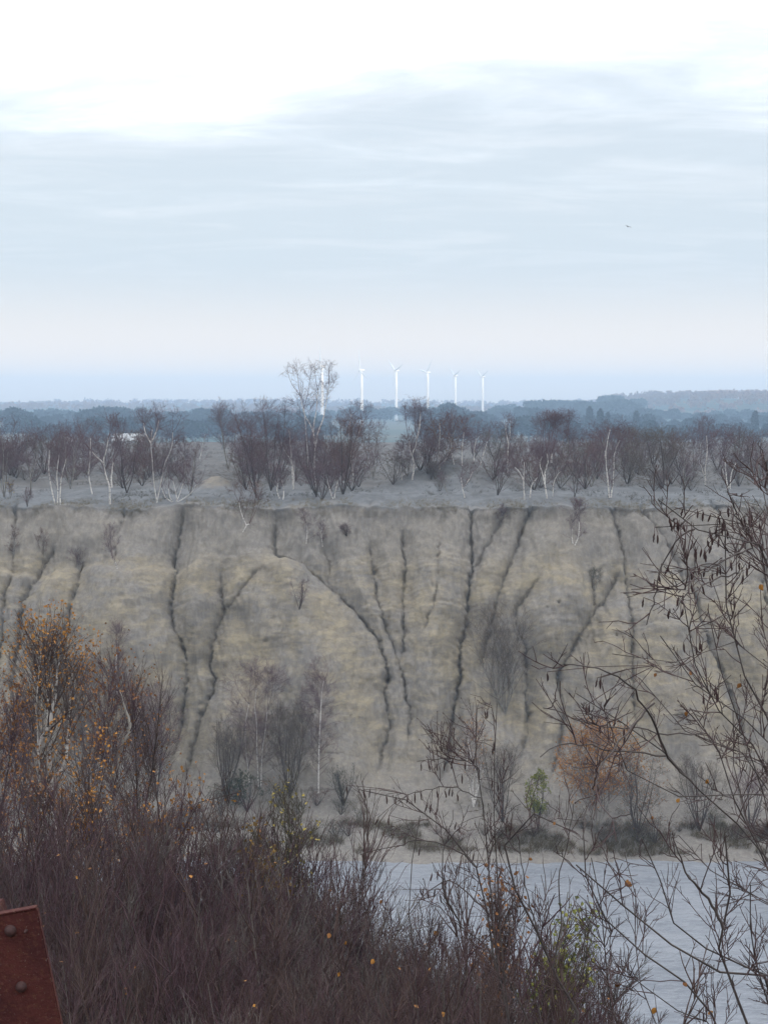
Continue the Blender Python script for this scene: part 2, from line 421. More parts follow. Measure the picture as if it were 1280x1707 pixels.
def build_cliff():
    xs = np.concatenate([np.linspace(-150, -36, 40)[:-1], np.arange(-36, 36, 0.10), np.linspace(36, 150, 40)])
    rows = [(Y, None) for Y in np.linspace(134, 118.4, 34)]
    ts = np.concatenate([np.arange(845, 1340, 2.0), np.arange(1340, 1472, 2.6)])
    Yr = np.array([r[0] for r in rows]); nP = len(rows)
    Yt = np.interp(ts, T_KEYS, Y_KEYS)
    zt = np.array([at_y(640, t, y)[2] for t, y in zip(ts, Yt)])
    Yall = np.concatenate([Yr, Yt]); zall = np.concatenate([np.full(nP, PLAT), zt]); tall = np.concatenate([np.full(nP, 845.0) - (Yr - 118) * 1.2, ts])
    X, YY = np.meshgrid(xs, Yall); _, ZZ = np.meshgrid(xs, zall); _, T = np.meshgrid(xs, tall)
    dY = np.gradient(Yall); dZ = np.gradient(zall); L = np.hypot(dY, dZ)
    ny, nz = (dZ / L), (-dY / L)                     # outward normal: towards the camera and up
    NY = np.repeat(ny[:, None], len(xs), 1); NZ = np.repeat(nz[:, None], len(xs), 1)
    PX = 640 + X * FPX / (YY * CP - (ZZ - CAMZ) * SP); PY = T
    facew = sstep(843, 862, PY) * (1 - sstep(1300, 1360, PY))
    scree = sstep(1180, 1330, PY)
    jx = PX + 5.0 * fbm(X * 0.9, PY * 0.055, 3, 31) + 2.6 * fbm(X * 2.6, PY * 0.15, 2, 33); jy = PY + 3 * fbm(X * 0.7, PY * 0.05, 2, 32)
    disp = np.zeros_like(X); litter = np.zeros_like(X)
    # broad shapes
    disp += facew * (1.1 * fbm(X * 0.16, PY * 0.006, 3, 41) + 0.35 * fbm(X * 0.5, PY * 0.018, 3, 42))
    def bulge(poly, w0, w1, amp):
        d, t = seg_dist(PX, PY, poly); w = w0 + (w1 - w0) * t
        return amp * np.exp(-(d / w) ** 2)
    disp += bulge([(475, 950), (520, 1080), (545, 1200), (555, 1280)], 22, 70, 1.5)
    disp += bulge([(90, 985), (85, 1080)], 22, 34, 0.9) + bulge([(215, 985), (200, 1110)], 60, 70, 1.0)
    disp += bulge([(950, 985), (925, 1060)], 45, 40, 1.0) + bulge([(1020, 1080), (1000, 1200)], 30, 50, 0.6)
    disp += bulge([(325, 960), (330, 1080)], 22, 18, 0.7) + bulge([(725, 960), (715, 1200)], 32, 32, 0.7)
    disp += bulge([(1110, 1040), (1120, 1180)], 45, 60, 0.8) - bulge([(830, 1080), (840, 1180)], 40, 45, 1.1)
    disp -= bulge([(405, 1030), (395, 1130)], 25, 35, 0.8)
    # terrace lip on the left: the upper slope steps back above the rounded fronts
    lip = 950 + 10 * np.sin(PX * 0.035) + 12 * fbm(X * 0.25, X * 0, 2, 45)
    disp += sstep(lip - 7, lip + 9, PY) * (1 - sstep(lip + 30, lip + 190, PY)) * (1 - sstep(300, 360, PX)) * 0.65
    # hard beds that stand proud
    for yb, amp, x0, x1 in ((934, .30, 560, 820), (946, .22, 600, 800), (1012, .22, 600, 800), (1046, .34, 960, 1200), (990, .2, 310, 420), (1062, .2, 440, 560), (925, .2, 300, 420)):
        e = yb + 7 * fbm(X * 0.5, X * 0 + yb, 3, 47)
        disp += amp * sstep(e - 3.5, e - 0.5, PY) * (1 - sstep(e + 2, e + 26, PY)) * sstep(x0 - 20, x0 + 20, PX) * (1 - sstep(x1 - 20, x1 + 20, PX)) * (0.6 + 0.8 * fbm(X * 0.9, PY * 0.02, 2, 48))
    # small erosion: ridged runnels and crumbs
    rid = 1 - np.abs(fbm(X * 1.1 + 0.4 * fbm(X * 0.6, PY * 0.03, 2, 52), PY * 0.010, 4, 51)) * 2.2
    disp += facew * (1 - 0.6 * scree) * 0.20 * (rid - 0.6)
    disp += facew * (0.10 * fbm(X * 1.7, PY * 0.085, 5, 53, 0.62)) + 0.03 * fbm(X * 2.0, PY * 0.09, 2, 55)
    strat = sstep(900, 930, PY) * (1 - sstep(1060, 1120, PY))
    disp += strat * 0.15 * fbm(X * 0.30 + 3, PY * 0.16, 4, 57, 0.6) * (0.55 + 0.9 * fbm(X * 0.12, PY * 0.01, 2, 58))
    # gullies, with the ground swelling into rounded spurs between them
    dmin = np.full(X.shape, 1e9)
    for poly, w, dep, val in GULLY:
        if dep < .4: continue
        a = np.array(poly); x0, y0 = a.min(0) - 130; x1, y1 = a.max(0) + 130
        m = (PX > x0) & (PX < x1) & (PY > y0) & (PY < y1)
        d, t = seg_dist(PX[m], PY[m], poly); dmin[m] = np.minimum(dmin[m], d)
    swell = 1 - np.exp(-(dmin / 42.0) ** 1.6)
    disp += 0.95 * facew * (swell - 0.5) * sstep(850, 930, PY)
    for poly, w, dep, val in GULLY:
        if poly[0][1] < 872: poly = [(poly[0][0] + 3, 836)] + poly
        a = np.array(poly); x0, y0 = a.min(0) - 60; x1, y1 = a.max(0) + 60
        m = (jx > x0) & (jx < x1) & (jy > y0) & (jy < y1)
        if not m.any(): continue
        d, t, sg = seg_dist(jx[m], jy[m], poly, True)
        ends = sstep(0, 0.10, t) * (1 - sstep(0.86, 1.0, t)) + 0.12
        gv = 0.5 + fbm(X[m] * 0.4, PY[m] * 0.045, 3, 61)
        wv = 0.40 * w * (0.45 + 1.05 * np.clip(gv, 0, 1.4))
        core = np.clip(1 - d / wv, 0, 1) ** 0.9
        disp[m] -= (0.66 * dep * (0.18 + 0.9 * np.clip(gv, 0, 1.2)) * core * ends + np.where(sg > 0, (val + .22 * dep) * np.exp(-(d / (w * 4.2)) ** 1.3), val * np.exp(-(d / (w * 1.3)) ** 2)) * ends)
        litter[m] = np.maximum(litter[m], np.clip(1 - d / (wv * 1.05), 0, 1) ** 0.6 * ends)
    # burrows and a slumped notch
    for bx, by, br, bd in ((928, 1014, 2.6, .55), (911, 1018, 1.8, .35), (1026, 1061, 2, .35), (645, 1128, 8, .7), (623, 941, 6, .6), (905, 1090, 3, .3), (445, 1073, 4, .4), (1080, 1098, 3, .4)):
        disp -= bd * np.exp(-((PX - bx) / br) ** 2 - ((PY - by) / (br * 0.9)) ** 2)
    # rim: ragged edge
    top = 1 - sstep(845, 858, PY)
    YY2 = YY + NY * disp; ZZ2 = ZZ + NZ * disp
    inner = PY <= 845.0
    hh = plat_h(X, YY)
    ZZ2 = np.where(inner, hh, ZZ2)
    ZZ2 = ZZ2 + np.exp(-((PY - 845) / 16.0) ** 2) * (0.55 * fbm(X * 0.16, X * 0, 3, 73) + 0.26 * fbm(X * 0.9, X * 0, 4, 74)) - 0.6 * litter * np.exp(-((PY - 845) / 10.0) ** 2)
    edge = np.exp(-((PY - 845) / 14.0) ** 2) * (0.7 * fbm(X * 0.33, X * 0, 3, 71) + 0.25 * fbm(X * 1.3, X * 0, 3, 72))
    YY2 = YY2 + edge
    shore = sstep(1370, 1400, PY)
    ZZ2 = ZZ2 + shore * (0.30 + 0.55 * (PX > -1e9)) * 0.0 + shore * 0.38 + shore * 0.50 * fbm(X * 0.13, YY * 0.35, 4, 75) + (PY > 1340) * 0.05 * fbm(X * 1.3, YY * 1.3, 3, 76)
    V = np.stack([X, YY2, ZZ2], -1)
    turf = np.maximum(1 - sstep(840, 852, PY + 8 * fbm(X * 0.6, PY * 0.1, 3, 77)), 0.0)
    face = facew * (1 - 0.75 * scree) * (0.25 + 0.75 * sstep(905, 955, PY + 25 * fbm(X * 0.2, PY * 0.01, 3, 78)))
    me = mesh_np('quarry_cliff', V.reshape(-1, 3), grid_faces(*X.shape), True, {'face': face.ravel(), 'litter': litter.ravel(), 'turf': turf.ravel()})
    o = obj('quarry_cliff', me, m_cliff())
    tag(o, 'eroded grey and tan quarry cliff cut by dark rain gullies', kind='structure')
    return V, PX, PY, litter
CLV, CLPX, CLPY, CLLIT = build_cliff()

def cliff_hit(px, py):
    """the point of the face seen near a pixel (displaced surface, nearest to the eye)"""
    p, q = project(CLV)
    d = np.hypot(p - px, q - py) + 0.02 * (CLV[..., 1] - 90)
    i = np.unravel_index(np.argmin(d), d.shape)
    return CLV[i].copy()

def build_ground():
    xs = np.concatenate([np.linspace(-4000, -700, 30)[:-1], np.linspace(-700, -60, 40)[:-1], np.linspace(-60, 60, 150), np.linspace(60, 700, 40)[1:], np.linspace(700, 4000, 30)[1:]])
    Ys = np.concatenate([np.linspace(133, 220, 110)[:-1], np.linspace(220, 430, 40)[:-1], np.linspace(430, 2600, 60)[:-1], np.linspace(2600, 3400, 30)])
    X, Y = np.meshgrid(xs, Ys); Z = plat_h(X, Y)
    Z = Z - 0.03 * (Y < 134.2)
    c = at_y(362, 808, 141)
    sand = np.exp(-(((X - c[0]) / 1.7) ** 2 + ((Y - 140) / 2.6) ** 2) ** 2)
    far = sstep(330, 430, Y)
    me = mesh_np('plateau', np.stack([X, Y, Z], -1).reshape(-1, 3), grid_faces(*X.shape), True, {'sand': sand.ravel(), 'far': far.ravel(), 'heath': (sstep(136, 150, Y + 8 * fbm(X * .1, Y * .1, 2, 91))).ravel()})
    tag(obj('plateau_ground', me, m_plateau()), 'pale frosted plateau running back to fields', kind='structure')
    xs = np.concatenate([np.linspace(-3000, -60, 20)[:-1], np.linspace(-60, 60, 110), np.linspace(60, 3000, 20)[1:]])
    Ys = np.concatenate([np.linspace(-1500, -60, 50)[:-1], np.linspace(-60, 0, 25)[:-1], np.linspace(0, 40, 90)[:-1], np.linspace(40, 99, 40)])
    X, Y = np.meshgrid(xs, Ys); Z = near_h(X, Y)
    mud = sstep(-31.5, -32.5, Z - CAMZ)
    me = mesh_np('hillside', np.stack([X, Y, Z], -1).reshape(-1, 3), grid_faces(*X.shape), True, {'mud': mud.ravel()})
    tag(obj('hillside_ground', me, m_slope()), 'dark leaf littered hillside dropping to the pond, with an unseen shading ridge added behind', kind='structure')
build_ground()

def build_pond():
    m, nt, b = nmat('silty_water', 0.22, 0.5); k = N(nt)
    v = k.coord('Object', (0.45, 1.3, 1)); v2 = k.coord('Object', (0.8, 2.6, 1), (3, 1, 0))
    c = k.mix(k.ramp(k.math('ADD', k.math('MULTIPLY', k.noise(v, 0.35, 5, 0.6), .5), k.math('MULTIPLY', k.noise(v2, 1.3, 5, 0.65, .8), .5)), 0.40, 0.62), (0.320, 0.355, 0.410), (0.460, 0.500, 0.560))
    nt.links.new(c, b.inputs['Base Color'])
    h = k.math('ADD', k.noise(v, 1.6, 5, 0.6, 0.6), k.math('MULTIPLY', k.noise(v2, 2.2, 5, 0.65, 0.8), 0.9))
    nt.links.new(k.bump(h, 0.28, 1.0), b.inputs['Normal'])
    xs = np.linspace(-150, 150, 120); Ys = np.linspace(55, 100.5, 50)
    X, Y = np.meshgrid(xs, Ys); Z = np.full(X.shape, WATER) + 0.02 * fbm(X * 0.6, Y * 1.6, 3, 5)
    me = mesh_np('pond', np.stack([X, Y, Z], -1).reshape(-1, 3), grid_faces(*X.shape))
    tag(obj('pond_water', me, m), 'pale rippled grey blue pond on the quarry floor', kind='structure')
build_pond()
# ------------------------------------------------------------------ branches, twigs, leaves as arrays
def norm(a):
    return a / np.maximum(np.linalg.norm(a, axis=-1, keepdims=True), 1e-9)

def resample(poly, K):
    poly = np.asarray(poly, float)
    if len(poly) > 2:                                   # Catmull-Rom through the points
        P = np.vstack([2 * poly[0] - poly[1], poly, 2 * poly[-1] - poly[-2]])
        out = []
        for i in range(1, len(P) - 2):
            for t in np.linspace(0, 1, 6, endpoint=False):
                a, b, c, d = P[i - 1], P[i], P[i + 1], P[i + 2]
                out.append(0.5 * ((2 * b) + (-a + c) * t + (2 * a - 5 * b + 4 * c - d) * t * t + (-a + 3 * b - 3 * c + d) * t ** 3))
        out.append(P[-2]); poly = np.array(out)
    s = np.r_[0, np.cumsum(np.linalg.norm(np.diff(poly, axis=0), axis=1))]
    u = np.linspace(0, s[-1], K)
    return np.stack([np.interp(u, s, poly[:, i]) for i in range(3)], 1)

def tubes(P, R, n):
    """P (N,K,3) lines, R (N,K) radii -> verts, quads"""
    N_, K, _ = P.shape
    T = norm(np.gradient(P, axis=1))
    ref = np.where(np.abs(norm(P[:, -1] - P[:, 0])[:, 2:3]) > 0.8, np.array([[1., 0, 0]]), np.array([[0, 0, 1.]]))[:, None, :]
    U = norm(np.cross(T, np.broadcast_to(ref, T.shape))); W = np.cross(T, U)
    a = np.arange(n) / n * 2 * np.pi
    V = P[:, :, None, :] + R[:, :, None, None] * (np.cos(a)[None, None, :, None] * U[:, :, None, :] + np.sin(a)[None, None, :, None] * W[:, :, None, :])
    base = (np.arange(N_) * K * n)[:, None, None] + (np.arange(K - 1) * n)[None, :, None]
    j = np.arange(n)[None, None, :]; j2 = (j + 1) % n
    F = np.stack([base + j, base + j2, base + n + j2, base + n + j], -1).reshape(-1, 4)
    return V.reshape(-1, 3), F

class Bag:
    def __init__(s): s.V = []; s.F = []; s.F3 = []; s.n = 0
    def cones(s, P, r):
        """two-point lines P (N,2,3) as slim three-sided spikes"""
        n = len(P); d = norm(P[:, 1] - P[:, 0]); u = norm(np.cross(d, np.array([.31, .52, .79]))); w = np.cross(d, u)
        a = np.arange(3) * 2.0944
        B = P[:, 0][:, None] + np.asarray(r).reshape(-1, 1, 1) * (np.cos(a)[None, :, None] * u[:, None] + np.sin(a)[None, :, None] * w[:, None])
        V = np.concatenate([B, P[:, 1][:, None]], 1).reshape(-1, 3); b = (np.arange(n) * 4)[:, None]
        F = np.stack([b + np.array([[0, 1, 3]]), b + np.array([[1, 2, 3]]), b + np.array([[2, 0, 3]])], 1).reshape(-1, 3)
        s.V.append(V); s.F3.append(F + s.n); s.n += len(V)
    def add(s, V, F):
        if len(V) == 0: return
        s.V.append(V); s.F.append(F + s.n); s.n += len(V)
    def mesh(s, name, smooth=True):
        return mesh_np(name, np.vstack(s.V), np.vstack(s.F) if s.F else np.zeros((0, 4), int), smooth, None, np.vstack(s.F3) if s.F3 else None)

def sample(P, idx, t):
    K = P.shape[1]; f = t * (K - 1); i = np.minimum(f.astype(int), K - 2); w = (f - i)[:, None]
    a = P[idx, i]; b = P[idx, i + 1]
    return a * (1 - w) + b * w, norm(b - a)

def children(rng, P, n, t0, t1, L, spread, up, lift, K, env=None, wob=0.10, bias=None, taper=0.55):
    """n lines that leave the lines P; L mean length, spread angle, lift bends the tip up (or down)"""
    ln = np.linalg.norm(np.diff(P, axis=1), axis=2).sum(1)
    idx = rng.choice(len(P), n, p=ln / ln.sum())
    t = t0 + (t1 - t0) * rng.random(n) ** 0.85
    b, tan = sample(P, idx, t)
    r = rng.normal(size=(n, 3)); r -= (r * tan).sum(1, keepdims=True) * tan; r = norm(r)
    ang = spread * (0.6 + 0.8 * rng.random(n))[:, None]
    d = norm(tan * np.cos(ang) + r * np.sin(ang) + np.array([0, 0, up]))
    if bias is not None: d = norm(d + np.asarray(bias))
    l = L * (0.45 + 1.0 * rng.random(n)) * (1 - taper * t)
    if env is not None:
        c, rad = env
        e = np.sqrt((((b + d * l[:, None] - c) / rad) ** 2).sum(1))
        l = np.where(e > 1, l * np.clip(1.6 - 0.75 * e, 0.18, 1), l)
    s = np.linspace(0, 1, K)[None, :, None]
    C = b[:, None] + d[:, None] * (l[:, None, None] * s)
    C[..., 2] += (lift * l)[:, None] * (s[..., 0] ** 2)
    w = rng.normal(size=(n, K, 3)) * (wob * l)[:, None, None] * s
    w = np.cumsum(w, 1) * 0.35
    return C + w, idx, t, l

def taper_r(r0, r1, n, K):
    return np.asarray(r0).reshape(-1, 1) * np.ones((n, 1)) * (1 - np.linspace(0, 1, K))[None] + np.asarray(r1).reshape(-1, 1) * np.linspace(0, 1, K)[None]

def leaf_quads(rng, C, size, droop=0.3):
    """small folded leaves (two triangles joined as a kite) at the points C"""
    n = len(C)
    d = norm(rng.normal(size=(n, 3)) + np.array([0, 0, -droop])); s = norm(np.cross(d, rng.normal(size=(n, 3))))
    up = np.cross(d, s)
    l = size * (0.7 + 0.6 * rng.random(n))[:, None]; w = l * 0.40
    V = np.stack([C, C + d * l * 0.45 + s * w + up * w * 0.3, C + d * l, C + d * l * 0.45 - s * w + up * w * 0.3], 1).reshape(-1, 3)
    F = (np.arange(n) * 4)[:, None] + np.arange(4)[None]
    return V, F

def bare_tree(rng, stems, r0, env, n1=40, n2=260, n3=1600, L1=1.6, L2=0.7, L3=0.35, spread=0.75, up=0.25, lift=0.15,
              t0=0.3, rt=0.006, ext=(), n_leaf=0, leaf=0.05, leaf_zone=None, K1=5, sides=6, twK=2, r1=None):
    """stems: list of polylines (local metres) -> meshes trunk, crown, leaves"""
    K = 14
    S = np.stack([resample(s, K) for s in stems])
    rr = np.asarray(r0 if np.ndim(r0) else [r0] * len(stems), float)
    S[:, 1:-1] += rng.normal(size=S[:, 1:-1].shape) * rr[:, None, None] * 0.13
    tr = Bag(); tr.add(*tubes(S, taper_r(rr, rr * (0.12 if not len(ext) else 0.4) + rt * 0.5, len(S), K), sides))
    cr = Bag()
    if len(ext):
        E = np.stack([resample(s, K) for s in ext]); re = np.full(len(E), rr.mean() * 0.4 + rt * 0.5)
        cr.add(*tubes(E, taper_r(re, re * 0.25, len(E), K), 5))
        S = np.concatenate([S, E]); rr = np.concatenate([rr, re])
    B1, i1, t1, l1 = children(rng, S, n1, t0, 0.98, L1, spread, up, lift, K1, env)
    rb = np.clip(rr[i1] * (1 - 0.85 * t1) * 0.36, rt * 1.3, None) if r1 is None else np.full(n1, r1)
    cr.add(*tubes(B1, taper_r(rb, rb * 0.35, n1, K1), 4))
    A = np.concatenate([B1, np.stack([resample(s[int(K * 0.55):], K1) for s in S])])
    B2, i2, t2, l2 = children(rng, A, n2, 0.15, 1.0, L2, spread * 0.95, up * 0.7, lift, 3, env)
    cr.add(*tubes(B2, taper_r(np.full(n2, rt * 1.35), np.full(n2, rt * 0.8), n2, 3), 3))
    B3, i3, t3, l3 = children(rng, B2, n3, 0.1, 1.0, L3, spread * 0.85, up * 0.1, -lift * 1.2, max(twK, 2), env, 0.12)
    if B3.shape[1] == 2: cr.cones(B3, np.full(n3, rt * 1.15))
    else: cr.add(*tubes(B3, taper_r(np.full(n3, rt), np.full(n3, rt * 0.35), n3, B3.shape[1]), 3))
    lv = None
    if n_leaf:
        k = rng.choice(n3, n_leaf); C = B3[k, -1]
        if leaf_zone is not None: C = C[leaf_zone(C)]
        lv = Bag(); lv.add(*leaf_quads(rng, C, leaf))
    return tr, cr, lv

def make_tree(name, label, cat, loc, trunk_mat, crown_mat, build, group=None, leaf_mat=None, rz=0.0, sc=1.0):
    o = empty(name, loc, rz, sc)
    tag(o, label, cat, group)
    tr, cr, lv = build
    obj('trunk', tr.mesh('trunk'), trunk_mat, o)
    c = obj('crown', cr.mesh('crown'), crown_mat, o)
    if lv is not None and lv.n: obj('leaves', lv.mesh('leaves', False), leaf_mat, c)
    return o

def copy_tree(src, loc, rz, sc, label=None, group=None):
    o = src.copy(); COL.objects.link(o)
    o.location = loc; o.rotation_euler = (0, 0, rz); o.scale = (sc, sc, sc) if not isinstance(sc, tuple) else sc
    if label: o['label'] = label
    if group: o['group'] = group
    for ch in src.children:
        c = ch.copy(); COL.objects.link(c); c.parent = o
        for gc in ch.children:
            d = gc.copy(); COL.objects.link(d); d.parent = c
    return o

def m_bark_white():
    m, nt, b = nmat('birch_bark', 0.8, 0.2); k = N(nt)
    v = k.coord('Object', (1, 1, 3.0)); v2 = k.coord('Object')
    f = k.ramp(k.noise(v, 5.0, 5, 0.7), 0.50, 0.62)
    c = k.mix(k.ramp(k.noise(v2, 1.5, 3), 0.3, 0.7), (0.74, 0.70, 0.66), (0.98, 0.94, 0.88))
    c = k.mix(f, c, (0.13, 0.11, 0.10))
    nt.links.new(c, b.inputs['Base Color']); return m
MB_WHITE = m_bark_white()
MB_PALE = plain('pale_bark', (0.20, 0.185, 0.165), (0.36, 0.34, 0.30), 2.5)
MB_DARK = plain('dark_bark', (0.065, 0.050, 0.046), (0.115, 0.092, 0.080), 2.5)
MT_PURPLE = plain('purple_twigs', (0.115, 0.068, 0.080), (0.175, 0.108, 0.114), 0.6)
MT_BROWN = plain('brown_twigs', (0.115, 0.088, 0.074), (0.165, 0.130, 0.102), 0.6)
MT_RED = plain('red_brown_twigs', (0.118, 0.060, 0.052), (0.165, 0.092, 0.070), 0.6)
MT_OLIVE = plain('olive_twigs', (0.070, 0.065, 0.044), (0.105, 0.092, 0.062), 0.6)
ML_ORANGE = plain('orange_leaves', (0.37, 0.16, 0.040), (0.52, 0.25, 0.05), 7.0, 0.6)
ML_RUST = plain('rust_leaves', (0.22, 0.095, 0.038), (0.36, 0.165, 0.05), 7.0, 0.6)
ML_YELLOW = plain('yellow_leaves', (0.30, 0.25, 0.06), (0.42, 0.33, 0.07), 7.0, 0.6)
ML_GREEN = plain('green_leaves', (0.15, 0.19, 0.045), (0.30, 0.29, 0.06), 5.0, 0.6)
ML_DKGREEN = plain('dark_green_leaves', (0.028, 0.042, 0.020), (0.05, 0.065, 0.03), 5.0, 0.6)

# ------------------------------------------------------------------ birches of the plateau (photo pixels: base, top, crown width)
def stem_set(rng, h, n, lean=0.15, fork=True):
    """n stems from one root, local metres"""
    out = []
    for i in range(n):
        a = rng.random() * 6.28; s = lean * h * (0.4 + rng.random())
        p = [np.zeros(3)]
        for t in (0.3, 0.6, 1.0):
            p.append(np.array([math.cos(a) * s * t ** 0.8, math.sin(a) * s * t ** 0.8, h * t * (0.86 + 0.14 * rng.random() if i else 0.97)]) + rng.normal(size=3) * np.array([.04, .04, 0]) * h * t)
        out.append(p)
    return out

def px_stems(base, stems, Y, rng):
    """traced stems in photo pixels -> local metres with some depth"""
    s = ppm(Y); out = []
    for st in stems:
        dy = rng.uniform(-0.5, 0.5)
        n = len(st)
        out.append([np.array([(x - base[0]) / s, dy * i / max(n - 1, 1), (base[1] - y) / s]) for i, (x, y) in enumerate(st)])
    return out

def plateau_tree(label, base, top, width, nst=2, bark='p', twig='p', dens=1.0, traced=None, Y=None, r=0.05, t0=0.28, low=0.25, cat='birch tree',
                 name='birch_tree', leaves=0, leaf_mat=None, surf='plat', seed=None, group=None, upw=0.12, rt=0.0048, lift=0.10, ext=None):
    rng = np.random.default_rng(seed if seed is not None else int(base[0] * 7 + base[1] * 13))
    p = plat_hit(*base) if surf == 'plat' else cliff_hit(*base)
    Yd = p[1]; s = ppm(Yd)
    h = (base[1] - top) / s; w = width / s
    if traced: st = px_stems(base, traced, Yd, rng)
    else: st = stem_set(rng, h, nst, 0.12 + 0.16 * min(w / h, 1.4) if nst < 3 else min(w / h * .34, .42))
    lead = []
    if ext:                                            # finer leaders above the traced white stems
        for q in list(st):
            tip = q[-1]; d = norm(np.array([tip[0] - q[-2][0], 0, tip[2] - q[-2][2]]))
            hh = h - tip[2]
            if hh > 0.4:
                for _ in range(2):
                    e = np.array([d[0] * hh * rng.uniform(.1, .7) + rng.normal() * w * .14, rng.normal() * .35, hh * rng.uniform(.75, 1.0)])
                    lead.append([tip, tip + e * np.array([.65, .65, .45]), tip + e])
    cx = (top if False else 0)
    xc = np.mean([q[-1][0] for q in st])
    env = (np.array([xc * 0.7, 0, h * (0.5 + low * 0.5)]), np.array([w * 0.62, w * 0.55, h * (0.5 - low * 0.5) + 0.05]))
    vol = max(0.6, min(3.2, (w * h) / 14.0)) * dens * .88
    b = bare_tree(rng, st, [r * (1.05 + 0.35 * rng.random()) for _ in st], env, n1=int(30 + 26 * vol), n2=int(150 * vol + 60), n3=int(1350 * vol + 250),
                  L1=max(w * 0.60, h * 0.26), L2=max(0.17 * h, 0.3), L3=max(0.085 * h, 0.2), spread=0.85, up=upw, lift=lift, t0=t0, rt=rt,
                  n_leaf=leaves, leaf=0.10, ext=lead)
    bm = {'w': MB_WHITE, 'p': MB_PALE, 'd': MB_DARK}[bark]; tm = {'p': MT_PURPLE, 'b': MT_BROWN, 'r': MT_RED, 'o': MT_OLIVE}[twig]
    p[2] -= 0.05
    return make_tree(name, label, cat, p, bm, tm, b, group, leaf_mat)

GP = 'bare birches along the quarry rim'
def build_plateau_trees():
    A = plateau_tree
    # left third
    A('birch with three pale stems standing nearest the cliff edge at far left', (96, 847), 712, 74, bark='w', traced=[[(93,846),(87,815),(84,785),(86,750)],[(96,847),(97,820),(95,795),(99,760)],[(101,847),(101,828),(103,800),(112,765)]], r=.055, ext=1, group=GP)
    A('white birch with a sharply bent left arm beside the three-stemmed one', (184, 840), 690, 64, bark='w', traced=[[(184,840),(184,812),(178,790),(175,768),(180,750),(184,730)],[(175,772),(165,762),(156,752)],[(187,812),(187,790),(190,770)]], r=.065, ext=1, group=GP)
    A('slim birch with one straight pale stem left of the bent-armed birch', (153, 826), 702, 52, bark='w', traced=[[(155,826),(149,795),(151,760),(152,730)]], r=.05, ext=1, group=GP)
    A('tall birch with two crossing pale stems left of the sandy mound', (265, 836), 683, 86, bark='w', dens=1.25, traced=[[(262,838),(257,800),(255,765),(253,735),(256,715)],[(262,836),(270,800),(276,772),(288,745),(290,720)],[(253,738),(244,722),(240,705)],[(255,735),(262,718),(266,700)]], r=.05, ext=1, group=GP)
    A('low thicket birch with several white forked stems below the tall crossing pair', (292, 838), 770, 96, bark='w', nst=6, traced=[[(290,838),(284,828),(282,812)],[(293,838),(300,822),(306,805)],[(296,838),(294,820),(290,800)],[(290,838),(276,828),(270,812)],[(294,838),(318,822),(330,806)]], r=.04, ext=1, dens=1.1, t0=.15, low=.1, group=GP)
    A('purple birch cut by the left picture edge', (8, 830), 698, 70, nst=3, dens=1.3, low=.1, t0=.15)
    A('dense purple birch between the left edge and the three-stemmed birch', (52, 826), 706, 66, nst=3, dens=1.25, low=.1, t0=.15)
    A('broad dark birch behind the bent-armed white birch', (212, 822), 712, 74, nst=3, bark='d', dens=1.3, low=.08, t0=.12)
    A('purple birch directly behind the three-stemmed birch', (118, 815), 700, 70, nst=3, dens=1.2, low=.12, t0=.15)
    A('small dark leafless sapling on the rim at far left', (46, 847), 815, 26, nst=3, bark='d', dens=.7, r=.02, low=.05, t0=.1, name='bare_sapling', cat='sapling')
    A('small twiggy sapling with a few yellow leaves at the left edge', (18, 830), 800, 30, nst=3, dens=.6, r=.02, low=.05, t0=.1, name='bare_sapling', cat='sapling', leaves=60, leaf_mat=ML_YELLOW)
    A('purple birch just right of the tall crossing pair', (318, 826), 735, 58, nst=4, dens=1.0, low=.05, t0=.1)
    A('far small pale-stemmed birch beyond the sandy mound', (333, 765), 722, 26, bark='w', nst=1, r=.06, dens=.5)
    A('pale-stemmed birch set back beyond the sandy mound', (381, 782), 668, 62, bark='p', nst=3, dens=1.2, r=.07, low=.15)
    # centre left mass
    A('dark dense birch right of the sandy mound', (428, 830), 690, 92, nst=4, bark='d', dens=1.5, low=.05, t0=.1)
    A('dark leaning birch behind the dense one near the sandy mound', (452, 818), 660, 70, nst=4, bark='d', dens=1.3, low=.1, t0=.12)
    A('tall birch with thin open crown rising in front of the leftmost turbine', (526, 812), 606, 84, bark='w', r=.06, dens=.34, low=.55, t0=.5, traced=[[(526,812),(524,770),(526,738),(520,712),(508,690),(502,660)],[(526,745),(530,722),(538,700),(544,672),(548,645)],[(514,780),(512,735),(510,705),(508,680)],[(524,740),(523,712),(528,680),(530,650)]], ext=1, rt=.007)
    A('pale birch with a long leaning stem in the dense central clump', (489, 816), 705, 70, bark='w', traced=[[(489,815),(490,790),(484,765),(474,750),(468,735)],[(489,815),(487,780),(485,745),(482,715)]], r=.06, ext=1, dens=1.1, low=.2)
    A('reddish birch filling the right side of the central clump', (572, 826), 690, 96, nst=5, twig='r', bark='d', dens=1.5, low=.05, t0=.1)
    A('broad purple birch at the heart of the central clump', (528, 828), 712, 100, nst=6, dens=1.7, low=.03, t0=.1, bark='d')
    A('rounded dark shrub at the foot of the central clump', (537, 834), 764, 70, nst=7, bark='d', dens=1.6, low=.0, t0=.05, name='bare_shrub', cat='shrub', r=.03)
    A('small shrub with a white forked foot right of the rounded dark one', (557, 834), 772, 62, bark='w', traced=[[(557,834),(559,818),(564,800)],[(556,834),(550,815),(546,798)]], r=.045, ext=1, low=.1, t0=.2, name='bare_shrub', cat='shrub', dens=1.1)
    A('short white-footed birch left of the rounded dark shrub', (471, 832), 775, 50, bark='w', traced=[[(472,832),(473,818),(470,800)],[(466,830),(462,818),(463,805)]], r=.045, ext=1, low=.1)
